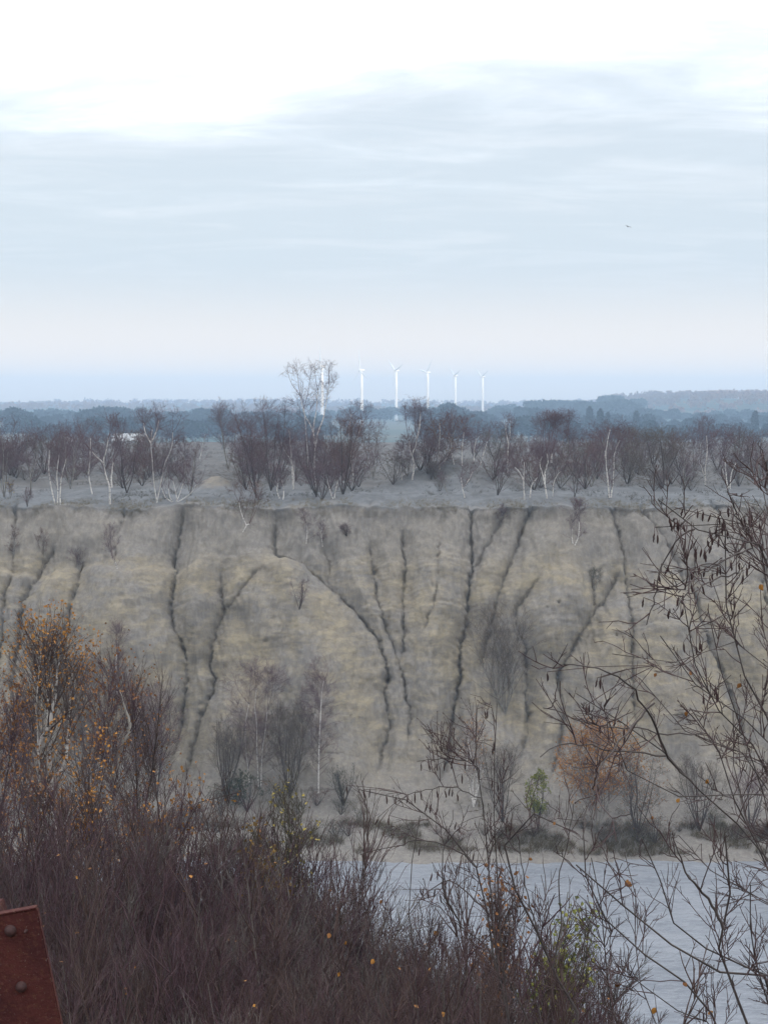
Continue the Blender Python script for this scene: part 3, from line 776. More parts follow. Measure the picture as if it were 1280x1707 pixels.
    A('pale-stemmed birch with open top right of the tall thin-crowned birch', (592, 800), 676, 66, bark='w', traced=[[(590,800),(584,750),(582,715),(586,690)],[(586,770),(594,735),(604,705)]], r=.055, ext=1, dens=.9, low=.3)
    A('purple bushy birch left of the wide gap in the trees', (622, 795), 698, 62, nst=4, dens=1.1, low=.05, t0=.1)
    A('low dark shrub beside the path through the gap', (598, 812), 775, 50, nst=6, bark='d', dens=.9, low=0, t0=.05, name='bare_shrub', cat='shrub', r=.025)
    # centre right
    A('birch with white zigzag stem left of the grassy mound', (688, 800), 668, 66, bark='w', traced=[[(687,800),(690,775),(687,758),(693,740),(694,725)],[(690,768),(684,752),(682,735)],[(695,730),(700,705),(700,685)]], r=.06, ext=1, dens=1.2, low=.2)
    A('small pale crooked birch left of the zigzag one', (669, 800), 735, 40, bark='w', traced=[[(670,800),(668,780),(667,765)]], r=.05, ext=1, low=.2)
    A('dark bush filling the space right of the zigzag birch', (718, 800), 730, 64, nst=6, bark='d', dens=1.3, low=0, t0=.05, name='bare_shrub', cat='shrub', r=.03)
    A('orange-brown birch with curved pale stem behind the mound', (734, 782), 700, 66, bark='w', twig='r', traced=[[(733,782),(731,755),(733,725),(732,705)],[(740,770),(750,750),(752,730)]], r=.055, ext=1, dens=1.1, low=.15, leaves=160, leaf_mat=ML_RUST)
    A('pale slim birch behind the crest of the mound', (770, 776), 696, 54, bark='w', traced=[[(770,776),(770,745),(773,720)],[(757,775),(752,750),(748,725)]], r=.05, ext=1, low=.25)
    A('birch with bright leaning white stem right of the mound crest', (801, 776), 702, 54, bark='w', traced=[[(800,775),(806,755),(812,735)],[(790,772),(790,750),(794,730)]], r=.07, ext=1, low=.25)
    A('round bush with one white foot on the front of the mound', (773, 829), 768, 60, bark='w', traced=[[(774,829),(770,810),(768,795)],[(772,812),(782,798),(788,786)]], r=.05, ext=1, dens=1.2, low=.15, t0=.25, name='bare_shrub', cat='shrub')
    A('thin pale sapling climbing the left flank of the mound', (745, 820), 785, 28, bark='p', nst=2, dens=.5, r=.03, name='bare_sapling', cat='sapling')
    A('spreading dark bush right of the mound', (829, 826), 756, 74, nst=7, bark='d', dens=1.4, low=.02, t0=.08, name='bare_shrub', cat='shrub', r=.03)
    A('birch with white V-shaped fork right of the turbines', (847, 790), 694, 52, bark='w', traced=[[(846,790),(846,755),(848,735),(851,712)],[(847,740),(843,722),(842,705)]], r=.065, ext=1, low=.3)
    # right third
    A('small birch with white leaning stem at the rim right of centre', (874, 834), 742, 66, bark='w', traced=[[(874,834),(872,805),(872,785),(872,768)],[(872,800),(865,786),(858,778)],[(883,828),(886,808),(896,795)]], r=.055, ext=1, dens=1.0, low=.3, t0=.4)
    A('bright white Y-forked birch with purple crown in the right half', (911, 833), 686, 76, bark='w', traced=[[(912,833),(907,805),(902,785),(898,772),(902,760)],[(907,808),(908,785),(912,768),(910,755)],[(918,770),(918,755)]], r=.075, ext=1, dens=1.4, low=.35, t0=.5)
    A('thin white curving birch stem beside the Y-forked birch', (921, 829), 770, 34, bark='w', traced=[[(921,829),(922,805),(928,790),(934,784)]], r=.045, ext=1, dens=.5)
    A('dark red-purple birch behind the Y-forked birch', (938, 808), 690, 74, bark='p', traced=[[(944,808),(940,770),(938,745),(940,720)],[(940,780),(946,755),(944,725)]], r=.055, ext=1, dens=1.4, low=.15)
    A('small dark upright bush between the Y-forked and twin-stemmed birches', (957, 829), 770, 40, nst=5, bark='d', dens=.8, low=0, t0=.05, name='bare_shrub', cat='shrub', r=.025)
    A('birch with twin tall white parallel stems and sparse twigs', (1016, 829), 706, 104, bark='w', traced=[[(1015,829),(1012,800),(1008,765),(1010,735),(1014,715)],[(1018,829),(1021,790),(1022,755),(1030,733)],[(1008,765),(1006,750)]], r=.07, ext=1, dens=1.1, low=.05, t0=.12)
    A('dense purple birch left of the twin white stems', (985, 812), 716, 66, nst=4, dens=1.1, low=.05, t0=.1)
    A('brown birch behind the twin white stems', (1050, 806), 716, 70, nst=4, twig='b', dens=1.1, low=.05, t0=.1)
    A('broad spreading dark tree with low arching limbs at right', (1103, 814), 712, 124, bark='d', traced=[[(1104,814),(1106,790),(1104,765),(1100,735)],[(1102,812),(1090,790),(1078,780),(1072,790)],[(1105,800),(1118,775),(1130,750)],[(1103,806),(1086,770),(1080,745)]], r=.085, ext=1, dens=1.3, low=.05, t0=.15, cat='tree', name='spreading_tree', twig='b')
    A('small pale bush right of the spreading dark tree', (1137, 817), 755, 50, bark='p', nst=4, dens=.8, low=.05, t0=.1, name='bare_shrub', cat='shrub', r=.035)
    A('birch with single pale stem in the gap at right', (1175, 808), 698, 66, bark='w', traced=[[(1175,808),(1174,780),(1176,750),(1174,725)],[(1176,800),(1170,785),(1166,772)]], r=.055, ext=1, dens=1.0, low=.15)
    A('several-stemmed pale birch near the right edge', (1214, 815), 710, 74, bark='w', traced=[[(1212,815),(1208,785),(1206,760)],[(1216,815),(1218,790),(1226,770)],[(1214,812),(1206,795),(1202,780)]], r=.055, ext=1, dens=1.2, low=.1)
    A('purple birch cut by the right picture edge', (1268, 806), 715, 74, nst=4, dens=1.1, low=.05, t0=.1)
    # back rows that fill between: alike, so one label
    rng = np.random.default_rng(99)
    srcs = []
    for i, (w_, tw, bk) in enumerate(((78, 'p', 'd'), (90, 'b', 'd'), (70, 'r', 'd'), (84, 'p', 'p'))):
        srcs.append((w_, tw, bk))
    lab = 'hazy bare birch in the back rows of the plateau behind the rim trees'
    grp = 'back row birches on the plateau'
    protos = []
    spots = [(25,792),(75,790),(100,786),(145,792),(175,784),(225,790),(250,796),(290,792),(405,790),(440,785),(470,790),(505,786),(548,792),(575,785),(712,776),(745,768),(790,764),(825,770),(862,784),(880,776),(925,784),(965,790),(1000,778),(1030,786),(1070,782),(1090,776),(1130,784),(1155,776),(1195,784),(1235,780),(1255,788),(905,772),(1115,770),(1040,774),(420,774),(125,776),(-20,790),(1300,792),(1330,780),(-60,782)]
    for i, sp in enumerate(spots):
        k = i % 4
        if i < 4:
            o = plateau_tree(lab, sp, sp[1] - 66, srcs[k][0] * .9, nst=5, bark=srcs[k][2], twig=srcs[k][1], dens=1.5, low=.05, t0=.12, group=grp, rt=.008, seed=500 + i)
            protos.append((o, plat_hit(*sp)[1]))
        else:
            p = plat_hit(*sp); p[2] -= .05
            copy_tree(protos[k][0], p, rng.random() * 6.28, rng.uniform(.75, 1.15))

build_plateau_trees()

def build_understorey():
    rng = np.random.default_rng(17); protos = []
    lab = 'low purple-brown brush filling the ground between the rim trees'; grp = 'brush between the rim trees'
    spots = [(x + rng.uniform(-9, 9), rng.choice([816, 808, 800, 792, 784]) + rng.uniform(-4, 4)) for x in range(-40, 1330, 11)]
    spots = [s for s in spots if any(a < s[0] < b for a, b in ((-60, 75), (100, 135), (190, 320), (405, 600), (655, 735), (818, 860), (880, 905), (930, 1000), (1030, 1065), (1085, 1160), (1195, 1330)))]
    for i, sp in enumerate(spots):
        if i < 5:
            protos.append(plateau_tree(lab, sp, sp[1] - rng.uniform(42, 60), 62, nst=8, bark='d', twig='pbprb'[i], dens=1.7, low=0, t0=.05, r=.022, group=grp, name='brush_bush', cat='bush', seed=800 + i, upw=.15))
        else:
            p = plat_hit(*sp); p[2] -= .05; q = rng.uniform(.5, 1.4)
            copy_tree(protos[int(rng.integers(0, 5))], p, rng.random() * 6.28, (q * 1.15, q * 1.15, q * rng.uniform(.7, 1.1)))
build_understorey()
# ------------------------------------------------------------------ turbines
MW = plain('turbine_white', (0.78 / ALB, 0.78 / ALB, 0.77 / ALB), (0.82 / ALB, 0.82 / ALB, 0.81 / ALB), 0.05, 0.45, 0.4)
def lathe(prof, n, axis='z'):
    a = np.arange(n) / n * 2 * np.pi
    V = np.array([[r * math.cos(t), r * math.sin(t), z] for r, z in prof for t in a])
    F = []
    for i in range(len(prof) - 1):
        for j in range(n): F.append((i * n + j, i * n + (j + 1) % n, (i + 1) * n + (j + 1) % n, (i + 1) * n + j))
    return V, np.array(F)
def blade_mesh(R):
    sec = []; m = 10
    for t in np.linspace(0, 1, 12):
        ch = np.interp(t, [0, .06, .2, 1], [1.0, 1.0, 2.0, .35]); th = np.interp(t, [0, .06, .2, 1], [1.0, .9, .5, .08])
        tw = math.radians(np.interp(t, [0, .2, 1], [35, 18, 2])); off = np.interp(t, [0, .2, 1], [0, .5, .1])
        for j in range(m):
            a = j / m * 6.283; x = math.cos(a) * ch / 2 + off; y = math.sin(a) * th / 2 * (1.0 if math.cos(a) < .4 else .5)
            sec.append((x * math.cos(tw) - y * math.sin(tw), x * math.sin(tw) + y * math.cos(tw), 1.2 + t * (R - 1.2)))
    F = [(i * m + j, i * m + (j + 1) % m, (i + 1) * m + (j + 1) % m, (i + 1) * m + j) for i in range(11) for j in range(m)]
    return mesh_np('blade', np.array(sec), np.array(F))
def build_turbines():
    spec = [(537, 611, 1350, 20, 3, 62, 'tallest-looking white wind turbine at left, partly behind the tall birch'),
            (603, 617, 1415, 20, -4, 62, 'second white wind turbine from the left, one blade straight up'),
            (660.5, 618, 1570, 20, 70, 58, 'third white wind turbine from the left with one blade flung right'),
            (713, 621, 1625, 20, 42, 58, 'fourth white wind turbine from the left, blades forming a wide Y'),
            (759, 626, 1740, 20, 190, 64, 'fifth white wind turbine from the left, a blade hanging beside its tower'),
            (804.5, 628, 1810, 20, 186, 60, 'rightmost of the six white wind turbines')]
    bm = blade_mesh(20.2)
    for px, py, Y, R, ph, yaw, lab in spec:
        yaw += 3
        hub = at_y(px, py, Y); g = float(plat_h(hub[0], Y)) - 1.0
        o = empty('wind_turbine', (hub[0], Y, g)); tag(o, lab, 'wind turbine', 'wind turbines on the horizon')
        H = hub[2] - g
        V, F = lathe([(1.7, 0), (1.7, .1), (1.55, H * .3), (1.35, H * .65), (1.1, H - 1.3), (0.05, H - 1.2)], 20)
        obj('tower', mesh_np('tower', V, F), MW, o)
        yw = math.radians(180 + yaw)                     # rotor axis, from facing the camera
        ax = Vector((math.sin(math.radians(yaw)) * -1, -math.cos(math.radians(yaw)), 0))
        V, F = lathe([(0.02, -3.2), (.8, -3.1), (1.0, -2.7), (1.1, 0), (1.0, 1.4), (.8, 1.65), (0.02, 1.7)], 16)
        na = obj('nacelle', mesh_np('nacelle', V, F), MW, o, (0, 0, H))
        q = ax.to_track_quat('Z', 'Y'); na.rotation_euler = q.to_euler()
        V, F = lathe([(.75, 0), (.8, .4), (.65, .95), (.3, 1.35), (.02, 1.45)], 16)
        hb = obj('hub', mesh_np('hub', V, F), MW, o, Vector((0, 0, H)) + ax * 1.7); hb.rotation_euler = q.to_euler()
        side = Vector((0, 0, 1)).cross(ax) * -1           # screen-right component of the rotor plane
        if side.x < 0: side = -side
        for k in range(3):
            a = math.radians(ph + 120 * k)
            d = Vector((0, 0, 1)) * math.cos(a) + side * math.sin(a)
            b = obj('blade', bm, MW, hb, Vector((0, 0, H)) + ax * 2.3); b.matrix_parent_inverse = hb.matrix_basis.inverted()
            z = d; x = z.cross(ax).normalized(); y = z.cross(x)
            from mathutils import Matrix
            b.rotation_euler = Matrix((x, y, z)).transposed().to_euler()
build_turbines()

# ------------------------------------------------------------------ far trees: crowns of leaf clumps on trunks
MF_DARK = plain('far_oak_leaves', (0.014, 0.030, 0.030), (0.034, 0.054, 0.046), 0.35)
MF_RUST = plain('far_beech_leaves', (0.24, 0.13, 0.085), (0.36, 0.21, 0.14), 0.25)
MF_FIR = plain('far_fir_needles', (0.018, 0.030, 0.020), (0.035, 0.050, 0.030), 0.35)
def clump_crown(rng, h, w, lobes, n, size, conical=False):
    if conical:
        z = h * (0.12 + 0.88 * rng.random(n)); r = (h - z) / h * w * 0.5 * (0.55 + 0.45 * rng.random(n)); a = rng.random(n) * 6.28
        C = np.stack([r * np.cos(a), r * np.sin(a), z], 1)
    else:
        ctr = []; rad = []
        for i in range(lobes):
            a = rng.random() * 6.28; q = w * 0.30 * math.sqrt(rng.random()); z = h * rng.uniform(.36, .80)
            k = 1 - ((z / h - .5) / .5) ** 2 * .5
            ctr.append((math.cos(a) * q * k, math.sin(a) * q * k, z)); rad.append(w * rng.uniform(.17, .27))
        ctr = np.array(ctr); rad = np.array(rad)
        i = rng.integers(0, lobes, n); d = norm(rng.normal(size=(n, 3))); d[:, 2] = np.abs(d[:, 2]) * .9 - .25
        C = ctr[i] + d * (rad[i] * (0.75 + .35 * rng.random(n)))[:, None]
        C[:, 2] = np.maximum(C[:, 2], h * .10)
    return leaf_quads(rng, C, size, 0.0)
def far_tree_mesh(seed, h, w, lobes, n, size, conical=False):
    rng = np.random.default_rng(seed)
    cr = Bag(); cr.add(*clump_crown(rng, h, w, lobes, n, size, conical))
    tr = Bag(); P = [resample([np.zeros(3), np.array([.1, 0, h * .3]), np.array([0, .1, h * .7])], 6)]
    R = [np.linspace(h * .025, h * .008, 6)]
    for k in range(6):
        a = k * 1.05 + rng.random(); b = np.array([0, 0, h * (.25 + .05 * k)])
        P.append(resample([b, b + np.array([math.cos(a) * w * .18, math.sin(a) * w * .18, h * .12]), b + np.array([math.cos(a) * w * .32, math.sin(a) * w * .32, h * .28])], 6)); R.append(np.linspace(h * .011, h * .003, 6))
    tr.add(*tubes(np.stack(P), np.stack(R), 6))
    return tr.mesh('trunk'), cr.mesh('crown', False)
def build_far():
    rng = np.random.default_rng(5)
    kinds = [far_tree_mesh(1, 14, 15, 12, 1500, 1.5), far_tree_mesh(2, 12, 11, 10, 1200, 1.35), far_tree_mesh(3, 16, 16, 14, 1700, 1.6), far_tree_mesh(4, 11, 14, 11, 1300, 1.4), far_tree_mesh(5, 15, 6.5, 1, 1100, 1.5, True)]
    lab = {'n': 'lower rounded tree in the front of the blue belt below its skyline', 'f': 'smaller hazy blue tree in the rows beyond the tree belt', 'c': 'pointed blue-green conifer in the belt beyond the plateau at right'}
    ORD = 'first second third fourth fifth sixth seventh eighth ninth tenth eleventh twelfth thirteenth fourteenth fifteenth sixteenth seventeenth eighteenth nineteenth twentieth'.split()
    def nth(i): return ORD[i] if i < 20 else ('twenty', 'thirty', 'forty', 'fifty')[(i + 1) // 10 - 2] + '-' + ORD[(i + 1) % 10 - 1] if (i + 1) % 10 else ('twentieth', 'thirtieth', 'fortieth', 'fiftieth')[(i + 1) // 10 - 2]
    def put(px, top, Y, k, kind, wsc=1.0, label=None):
        p = at_y(px, top, Y); g = float(plat_h(p[0], Y)) - .3
        h0 = (14, 12, 16, 11, 15)[k]; s = max((p[2] - g) / h0 / .97, .35)
        o = empty('conifer_tree' if kind == 'c' else 'hazy_tree', (p[0], Y, g), rng.random() * 6.28); o.scale = (s * wsc, s * wsc, s)
        tag(o, label or lab[kind], 'tree', {'n': 'tree belt beyond the plateau', 'f': 'far rows of trees', 'c': 'conifers in the tree belt'}[kind])
        m = MF_FIR if k == 4 else MF_DARK
        obj('trunk', kinds[k][0], MB_DARK, o); obj('crown', kinds[k][1], m, o)
    # near belt skyline read off the photograph
    sky = [(-40,694),(10,678),(30,676),(52,688),(75,690),(100,688),(125,684),(150,678),(172,675),(195,678),(215,682),(240,688),(262,685),(290,684),(312,684),(335,682),(358,678),(380,680),(405,684),(430,682),(455,686),(480,690),(500,684),(540,690),(575,694),(700,690),(722,684),(748,672),(770,676),(795,682),(815,690),(872,676),(892,678),(915,688),(940,690),(962,694),(985,688),(1005,690),(1030,688),(1052,694),(1075,688),(1100,690),(1125,696),(1150,692),(1172,688),(1200,690),(1225,692),(1250,696),(1275,690),(1310,688),(1350,692)]
    for i, (px, t) in enumerate(sky):
        k = (0, 2, 1, 3, 0, 1)[i % 6]
        put(px, t + rng.uniform(-1, 2), rng.uniform(900, 1150), k, 'n', rng.uniform(.85, 1.15), None if not 0 <= px <= 1280 else 'rounded hazy tree on the skyline of the blue belt, ' + nth(i - 1) + ' from the left edge')
        put(px + rng.uniform(8, 16), t + rng.uniform(12, 20), rng.uniform(700, 850), (1, 3, 0)[i % 3], 'n', rng.uniform(.9, 1.2))
    for (px, t), lb in zip(((982, 683), (1000, 687), (1012, 692), (1060, 690), (1258, 690)), ('leftmost pointed conifer', 'second pointed conifer from the left', 'middle pointed conifer', 'pointed conifer standing a little apart at right', 'rightmost pointed conifer')): put(px, t, rng.uniform(760, 860), 4, 'c', 1.0, lb + ' among the blue trees beyond the plateau')
    # farther rows
    for px, t in [(x, 686 + 3 * math.sin(x * .05) + rng.uniform(-2, 2)) for x in range(-30, 1330, 24)]:
        if 600 < px < 670 and rng.random() < .4: continue
        put(px, t - 3, rng.uniform(1250, 1450), int(rng.integers(0, 4)), 'f', rng.uniform(.9, 1.4))
    for px, t in ((590, 678), (612, 676), (640, 679), (655, 677), (675, 676), (690, 680), (830, 674), (848, 672), (900, 668), (930, 664), (922, 668), (958, 668), (965, 667), (975, 666), (990, 668), (1012, 664), (1020, 660), (1028, 663), (1045, 664), (1060, 662)):
        put(px, t, rng.uniform(1350, 1600), int(rng.integers(0, 4)), 'f', rng.uniform(.9, 1.3))
    # far woods that read as one mass
    def wood(name, label, pts, mat, size, n):
        bag = Bag()
        for x, Y, h, w in pts:
            V, F = clump_crown(rng, h, w, 5, n, size)
            bag.add(V + np.array([x, Y, float(plat_h(x, Y)) - .5]), F)
        tag(obj(name, bag.mesh(name, False), mat), label, kind='stuff')
    pts = []
    for i in range(900):
        Y = rng.uniform(1500, 2150); x = rng.uniform(255, 1000)
        if x + 0.05 * (Y - 1700) < 268: continue
        pts.append((x, Y, rng.uniform(9, 13), rng.uniform(10, 16)))
    wood('hilltop_wood', 'russet wood covering the low hill at right', pts, MF_RUST, 3.2, 48)
    pts = []
    for i in range(1500):
        Y = rng.choice([2000, 2200, 2400, 2650, 2900, 3150]) + rng.normal() * 60; x = rng.uniform(-.36, .36) * Y
        if fbm(np.array([x * .0022]), np.array([Y * .004]), 2, 88)[0] < -.05: continue
        pts.append((x, Y, rng.uniform(7, 12), rng.uniform(14, 26)))
    wood('far_woodland', 'pinkish hedgerows and woods along the horizon', pts, MF_RUST, 4.2, 34)
build_far()

# ------------------------------------------------------------------ farm buildings between the trees on the left
MS_WALL = plain('shed_wall', (0.30, 0.33, 0.35), (0.38, 0.40, 0.41), 0.5)
MS_ROOF = plain('shed_roof', (0.62, 0.66, 0.68), (0.74, 0.76, 0.77), 0.6, 0.5)
MS_DARK = plain('shed_door', (0.06, 0.07, 0.08), (0.09, 0.10, 0.11), 0.6)
def box(x0, x1, y0, y1, z0, z1):
    V = np.array([(x, y, z) for x in (x0, x1) for y in (y0, y1) for z in (z0, z1)], float)
    return V, np.array([(0, 1, 3, 2), (4, 6, 7, 5), (0, 4, 5, 1), (2, 3, 7, 6), (0, 2, 6, 4), (1, 5, 7, 3)])
def build_sheds():
    Y = 430; a = at_y(188, 737, Y); b = at_y(236, 723, Y); g = float(plat_h(a[0], Y)); w = b[0] - a[0]; top = b[2] - g
    o = empty('farm_shed', (a[0], Y, g)); tag(o, 'long low shed with pale roof showing between the left birches', 'shed')
    obj('wall', mesh_np('wall', *box(0, w, 0, 9, -1, top - 2.2), False), MS_WALL, o)
    V = np.array([(-.3, -.4, top - 2.2), (w + .3, -.4, top - 2.2), (w + .3, 4.5, top), (-.3, 4.5, top), (w + .3, 9.4, top - 2.2), (-.3, 9.4, top - 2.2)]); V = np.vstack([V, V - np.array([0, 0, .15])])
    F = np.array([(0, 1, 2, 3), (3, 2, 4, 5), (6, 9, 8, 7), (9, 11, 10, 8), (0, 6, 7, 1), (5, 4, 10, 11), (0, 3, 9, 6), (3, 5, 11, 9), (1, 7, 8, 2), (2, 8, 10, 4)])
    obj('roof', mesh_np('roof', V, F, False), MS_ROOF, o)
    for k in range(3): obj('door', mesh_np('door', *box(w * (.12 + .3 * k), w * (.12 + .3 * k) + 1.4, -.06, .05, -.5, top - 2.6), False), MS_DARK, o)
    a = at_y(98, 752, Y); b = at_y(118, 729, Y); g = float(plat_h(a[0], Y)); w = b[0] - a[0]; h = b[2] - g
    o = empty('curved_barn', ((a[0] + b[0]) / 2, Y - 5, g)); tag(o, 'small round-roofed barn glimpsed behind the left birches', 'barn')
    t = np.linspace(0, np.pi, 13); hw = w / 2 + .4; r = min(hw, h * .6)
    arc = np.array([[math.cos(q) * hw, math.sin(q) * r + h - r] for q in t])
    V = np.array([(x, y, z) for y in (0, 9) for x, z in arc]); F = np.array([(i, i + 1, 13 + i + 1, 13 + i) for i in range(12)])
    obj('roof', mesh_np('roof', V, F), MS_ROOF, o)
    obj('wall', mesh_np('wall', *box(-hw + .1, hw - .1, .2, 8.8, -1, h - r), False), MS_WALL, o)
    G = [(hw * math.cos(q) * .97, .15, (math.sin(q) * r) * .97 + h - r) for q in t]; me = bpy.data.meshes.new('gable'); me.from_pydata(G, [], [list(range(13))]); obj('gable', me, MS_DARK, o)
build_sheds()
# ------------------------------------------------------------------ plants on the cliff and at its foot
def build_face_plants():
    def A(label, base, top, width, **k):
        k.setdefault('surf', 'cliff'); k.setdefault('low', .05); k.setdefault('t0', .15); k.setdefault('r', .035); k.setdefault('rt', .005)
        return plateau_tree(label, base, top, width, **k)
    A('crooked white-stemmed birch bush perched just under the cliff rim', (408, 886), 800, 66, bark='w', twig='r', traced=[[(405,886),(411,874),(406,862),(402,848),(400,835)],[(410,874),(416,872)]], ext=1, r=.05, dens=1.3, low=.2, t0=.3)
    A('rounded birch bush with two white stems on the upper cliff at right', (957, 908), 832, 76, bark='w', twig='p', traced=[[(955,908),(953,890),(954,870)],[(958,908),(964,890),(965,868)]], ext=1, r=.04, dens=1.5, low=.15, t0=.2)
    A('purple shrub with a short white foot on the terrace of the left cliff', (196, 947), 868, 42, bark='w', traced=[[(196,947),(193,935),(190,928)]], ext=1, dens=1.0, upw=.6)
    A('small purple shrub left of the white-footed one on the terrace', (134, 952), 912, 34, nst=4, dens=.8, name='bare_shrub', cat='shrub')
    A('thin twig bush low on the far left terrace', (70, 938), 880, 30, nst=4, dens=.6, twig='r', upw=.7, name='bare_shrub', cat='shrub')
    A('dry reddish bush at the left edge of the cliff top', (22, 930), 875, 26, nst=4, dens=.6, twig='r', name='bare_shrub', cat='shrub')
    A('slim birch on the upper cliff, left of a pair of white stems', (509, 905), 846, 42, bark='w', traced=[[(510,905),(512,885),(511,870)]], ext=1, dens=.9)
    A('slim birch on the upper cliff, right of a pair of white stems', (538, 911), 862, 26, bark='w', traced=[[(538,911),(536,890),(538,868)]], ext=1, dens=.5)
    A('tiny dark tuft of twigs on the upper cliff at centre', (577, 893), 872, 30, nst=7, bark='d', dens=.6, name='bare_shrub', cat='shrub', r=.02)
    A('small dark shrub on the shoulder of the central fan', (500, 1016), 962, 34, nst=6, bark='d', dens=.8, name='bare_shrub', cat='shrub', r=.02)
    A('twiggy sapling at the head of a gully right of centre', (835, 878), 838, 24, nst=3, bark='p', dens=.5, name='bare_sapling', cat='sapling')
    A('dry brown shrub in the notch of the right cliff', (991, 985), 946, 30, nst=5, twig='o', dens=.8, name='bare_shrub', cat='shrub', r=.02)
    A('big grey-brown willow bush hanging on the middle of the cliff', (842, 1190), 1004, 150, nst=9, bark='p', twig='b', dens=1.3, low=.02, t0=.08, r=.05, name='willow_bush', cat='bush', rt=.0048, upw=.5)
    A('thin purple birch at the left beside the long gully', (194, 1160), 1035, 60, bark='w', traced=[[(196,1160),(194,1120),(195,1095),(196,1085)]], ext=1, dens=1.0, upw=.6)
    A('birch clump with three leaning white stems at the cliff foot', (432, 1312), 1105, 128, bark='w', traced=[[(416,1310),(410,1260),(408,1208),(414,1170)],[(430,1310),(428,1250),(428,1200),(425,1180),(428,1140)],[(434,1310),(437,1250),(443,1208),(446,1180)]], ext=1, dens=1.5, twig='p', r=.045, rt=.0048)
    A('single straight white birch stem at the cliff foot', (531, 1322), 1100, 70, bark='w', traced=[[(531,1322),(531,1280),(533,1225),(536,1165),(540,1130)]], ext=1, r=.06, dens=1.0, low=.3)
    A('brown twig bush between the white birch stems at the cliff foot', (482, 1330), 1170, 110, nst=10, bark='d', twig='b', dens=2.0, name='bare_shrub', cat='shrub', upw=.6)
    A('dark brushwood left of the three white stems', (378, 1338), 1190, 90, nst=10, bark='d', twig='b', dens=1.8, name='bare_shrub', cat='shrub', upw=.5)
    A('low brushwood right of the single white stem', (572, 1340), 1270, 80, nst=10, bark='d', twig='o', dens=1.2, name='bare_shrub', cat='shrub', upw=.4)
    A('dark green bramble at the foot of the three white stems', (412, 1352), 1285, 76, nst=8, bark='d', twig='o', dens=1.4, name='bramble_bush', cat='bush', leaves=900, leaf_mat=ML_DKGREEN)
    A('reddish sapling with an orange top beside the pond', (788, 1345), 1190, 52, nst=4, bark='w', twig='r', dens=1.1, leaves=260, leaf_mat=ML_ORANGE, r=.05)
    A('orange-leaved birch at the cliff foot on the right', (995, 1390), 1200, 130, nst=6, bark='p', twig='r', dens=1.6, leaves=7500, leaf_mat=plain('rust_gold_leaves', (0.34, 0.13, 0.022), (0.52, 0.23, 0.03), 3.0, .6), low=.05, r=.05)
    A('brown bush with some rust leaves right of the orange-leaved birch', (1062, 1392), 1250, 110, nst=8, bark='d', twig='b', dens=1.5, leaves=900, leaf_mat=ML_RUST, name='bare_shrub', cat='shrub')
    A('yellow-green leafy sapling on the far bank', (898, 1385), 1285, 44, nst=4, bark='d', twig='o', dens=.9, leaves=2600, leaf_mat=ML_GREEN, name='leafy_sapling', cat='sapling', upw=.7)
    A('grey brush on the far bank left of the yellow-green sapling', (838, 1372), 1230, 90, nst=9, bark='d', twig='b', dens=1.4, name='bare_shrub', cat='shrub', upw=.6)
    A('tall purple brush at the cliff foot on the far left', (262, 1330), 1130, 110, nst=9, bark='d', twig='p', dens=1.8, upw=.5, name='bare_shrub', cat='shrub')
    A('tall brown brush at the cliff foot near the left edge', (150, 1330), 1090, 130, nst=10, bark='d', twig='b', dens=2.0, upw=.5, name='bare_shrub', cat='shrub')
    A('brush at the cliff foot by the left edge', (40, 1330), 1160, 120, nst=10, bark='d', twig='p', dens=1.8, upw=.5, name='bare_shrub', cat='shrub')
    A('brown brush at the foot of the cliff behind the alder at right', (1165, 1385), 1260, 120, nst=9, bark='d', twig='b', dens=1.4, upw=.5, name='bare_shrub', cat='shrub')
    A('brush behind the alder close to the right edge', (1250, 1385), 1280, 110, nst=9, bark='d', twig='p', dens=1.2, upw=.5, name='bare_shrub', cat='shrub')
build_face_plants()

def build_foot_brush():
    rng = np.random.default_rng(61); protos = []
    lab = 'low tangled brush along the foot of the cliff above the pond'; grp = 'brush at the cliff foot'
    spots = []
    for px in range(-60, 1360, 33):
        if 600 < px < 720: continue
        spots.append((px + rng.uniform(-9, 9), rng.uniform(1338, 1372) if px < 620 else rng.uniform(1372, 1408)))
    for px in range(300, 620, 36): spots.append((px + rng.uniform(-9, 9), rng.uniform(1378, 1400)))
    for i, sp in enumerate(spots):
        if i < 4:
            protos.append(plateau_tree(lab, sp, sp[1] - 52, 74, nst=10, bark='d', twig='obrb'[i], dens=1.7, low=0, t0=.03, r=.016, group=grp, name='brush_bush', cat='bush', seed=900 + i, surf='cliff', rt=.005, leaves=(0, 90, 0, 60)[i], leaf_mat=(None, ML_RUST, None, ML_DKGREEN)[i]))
        else:
            p = cliff_hit(*sp); p[2] -= .05; q = rng.uniform(.4, 1.0)
            copy_tree(protos[int(rng.integers(0, 4))], p, rng.random() * 6.28, (q * 1.2, q * 1.2, q * rng.uniform(.6, 1.1)))
build_foot_brush()

